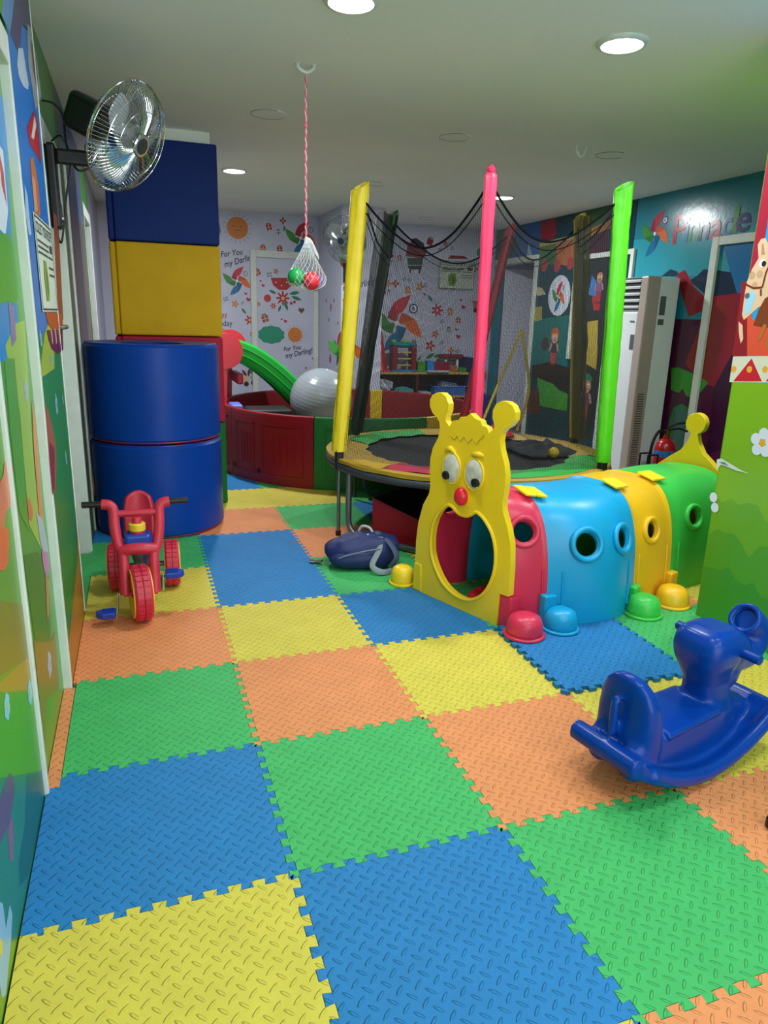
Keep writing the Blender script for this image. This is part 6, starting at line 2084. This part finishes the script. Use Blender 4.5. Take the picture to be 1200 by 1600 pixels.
pc_.poly([(1.275, 1.821), (1.566, 1.834), (1.534, 1.743), (1.470, 1.688), (1.375, 1.684), (1.305, 1.734)], '#b42430')
pc_.disc((1.337, 1.772), 0.0089, '#e0c0b8', 8)
pc_.disc((1.407, 1.738), 0.0089, '#e0c0b8', 8)
pc_.disc((1.471, 1.778), 0.0089, '#e0c0b8', 8)
pc_.disc((1.518, 1.802), 0.0089, '#e0c0b8', 8)
pc_.mark()
pc_.flower((1.339, 1.898), 0.0368, '#a8602c', 5)
pc_.sprig((1.260, 1.857), 0.0662, .1)
pc_.flower((1.421, 1.589), 0.0903, '#b01c34', 8)
pc_.disc((1.232, 1.582), 0.0449, '#c03a34', 14)
pc_.flower((1.302, 1.494), 0.0414, '#b81c38', 6)
pc_.leaf((1.296, 1.659), 0.0522, -0.4)
pc_.leaf((1.565, 1.654), 0.0678, 0.2)
pc_.leaf((1.589, 1.594), 0.0681, -0.3)
pc_.leaf((1.460, 1.499), 0.0606, -1.2)
pc_.leaf((1.380, 1.466), 0.0454, 1.2)
pc_.disc((1.524, 1.532), 0.0182, '#b01c34', 10)
pc_.disc((1.564, 1.548), 0.0182, '#b01c34', 10)
pc_.gift((1.197, 1.348), 0.0530, '#9a4a2c', '#d8a880', 0.3)
pc_.flower((1.122, 1.511), 0.0299, '#c8602c', 6)
pc_.gift((1.114, 1.880), 0.0439, '#a82c38', '#d8a890', 0.5)
pc_.heart((1.652, 1.452), 0.0421, '#7a4a28', 0.0)
pc_.heart((1.151, 1.779), 0.0147)
pc_.heart((1.181, 1.729), 0.0222)
pc_.heart((1.403, 1.338), 0.0153)
pc_.heart((1.450, 1.316), 0.0245)
pc_.heart((1.799, 0.869), 0.0159)
pc_.heart((1.824, 0.813), 0.0256)
pc_.heart((1.708, 0.749), 0.0160)
pc_.heart((1.741, 0.693), 0.0273)
pc_.cloud((1.273, 1.151), 0.1537)
pc_.sun((1.570, 1.157), 0.0893)
pc_.text('For You', (1.422, 0.952), 0.0782, '#3a3448', 0.140, 0.25, 0.85)
pc_.text('my Darling!', (1.446, 0.866), 0.0899, '#3a3448', 0.220, 0.25, 0.85)
pc_.build('mural_print', doorb)
pp = Print(lambda u, v, h: (u, 6.41 - h, v), rough=0.5)
pp.mark()
pp.text('You,', (1.912, 1.765), 0.0962, '#2a2438', 0.100, 0.25, 0.85)
pp.text('my Darling', (1.891, 1.662), 0.0968, '#2a2438', 0.250, 0.25, 0.85)
pp.gift((1.929, 1.555), 0.0547, '#d08434', '#e8c890', 0.0)
pp.flower((1.947, 1.335), 0.0486, '#c8783c', 6)
pp.disc((1.938, 1.980), 0.0863, '#c8682c', 20)
pp.pinwheel((1.944, 1.019), 0.2340, False)
pp.sprig((1.978, 0.754), 0.0578, .5)
pp.mark()
pp.disc((1.935, 1.167), .035, '#22264a', 18)
pp.disc((1.935, 1.167), .028, '#d0d0e0', 18)
pp.text('R', (1.919, 1.149), .05, '#22264a')
pp.build('mural_print', pillar_back)
ps = Print(lambda u, v, h: (1.87 - h, u, v), rough=0.5)
ps.mark()
ps.heart((7.032, 2.421), 0.0278)
ps.heart((7.073, 1.568), 0.0294)
ps.heart((6.714, 1.564), 0.0283)
ps.heart((6.944, 1.348), 0.0294)
ps.heart((6.536, 1.317), 0.0281)
ps.heart((6.815, 1.057), 0.0258)
ps.heart((6.989, 0.669), 0.0307)
ps.heart((6.680, 0.546), 0.0299)
ps.gift((6.938, 2.218), 0.0417, '#b4202c', '#d8a890', 0.1)
ps.leaf((6.732, 2.085), 0.0617, 1.2)
ps.flower((6.905, 1.016), 0.0373, '#c0503c', 5)
ps.gift((6.871, 0.905), 0.0524, '#a03428', '#3a2c28', 0.0)
ps.flower((6.858, 1.494), 0.0505, '#8a2438', 6)
ps.pinwheel((6.497, 1.035), 0.1994, False, -1.0)
ps.build('mural_print', pillar_back)

# ------------------------------------------------------------------ notices taped to the walls
def notice(name, label, fr, u0, u1, v0, v1, mir=1):
    t = thing(name, label, 'notice', fr((u0 + u1) / 2, v0, 0), world=True)
    m = MB().prism([(u0, v0), (u1, v0), (u1, v1), (u0, v1)], fr, .036 if name == 'x' else .004, .0055)
    m.build('paper', M('notice_paper', '#c9d2c4', rough=.5), t, smooth=False)
    p = Print(lambda u, v, h: fr(u, v, h + .0055), rough=.5)
    W_, H_ = u1 - u0, v1 - v0
    def X(a):
        return u0 + W_ * a
    def Y(b):
        return v0 + H_ * b
    for a, b, c, d in ((.02, .965, .98, .985), (.02, .015, .98, .035)):
        p.poly([(X(a), Y(b)), (X(c), Y(b)), (X(c), Y(d)), (X(a), Y(d))], '#1c3030')
    for a, c in ((.015, .03), (.97, .985)):
        p.poly([(X(a), Y(.02)), (X(c), Y(.02)), (X(c), Y(.98)), (X(a), Y(.98))], '#1c3030')
    p.mark()
    p.text('COLLECT YOUR RECEIPT', (X(.06), Y(.82)), H_ * .16, '#1c3434', 0, 0, W_ * .88 / (H_ * .16 * 10.9))
    for b, a, c in ((.74, .07, .72), (.68, .07, .70), (.62, .07, .62), (.62, .66, .93), (.50, .62, .93), (.42, .62, .93)):
        p.line((X(a), Y(b)), (X(c), Y(b)), H_ * .022, '#33484a')
    p.poly([(X(.78), Y(.68)), (X(.92), Y(.68)), (X(.92), Y(.77)), (X(.78), Y(.77))], '#3a2c30')
    p.poly([(X(.28), Y(.12)), (X(.44), Y(.12)), (X(.50), Y(.30)), (X(.46), Y(.55)), (X(.32), Y(.56)), (X(.26), Y(.40))], '#7a9a3c')
    p.poly([(X(.36), Y(.18)), (X(.44), Y(.20)), (X(.44), Y(.45)), (X(.37), Y(.44))], '#4f6e2a')
    p.build('print', t)
    return t
notice('wall_notice', 'white printed notice with green figure on the left wall below the fan', lambda u, v, h: (XB + h, u, v), 1.365, 1.895, 1.375, 1.705)
notice('wall_notice', 'white printed notice on the back wall seen through the net', lambda u, v, h: (u, YB - h - .02, v), 3.48, 4.0, 1.78, 2.14)
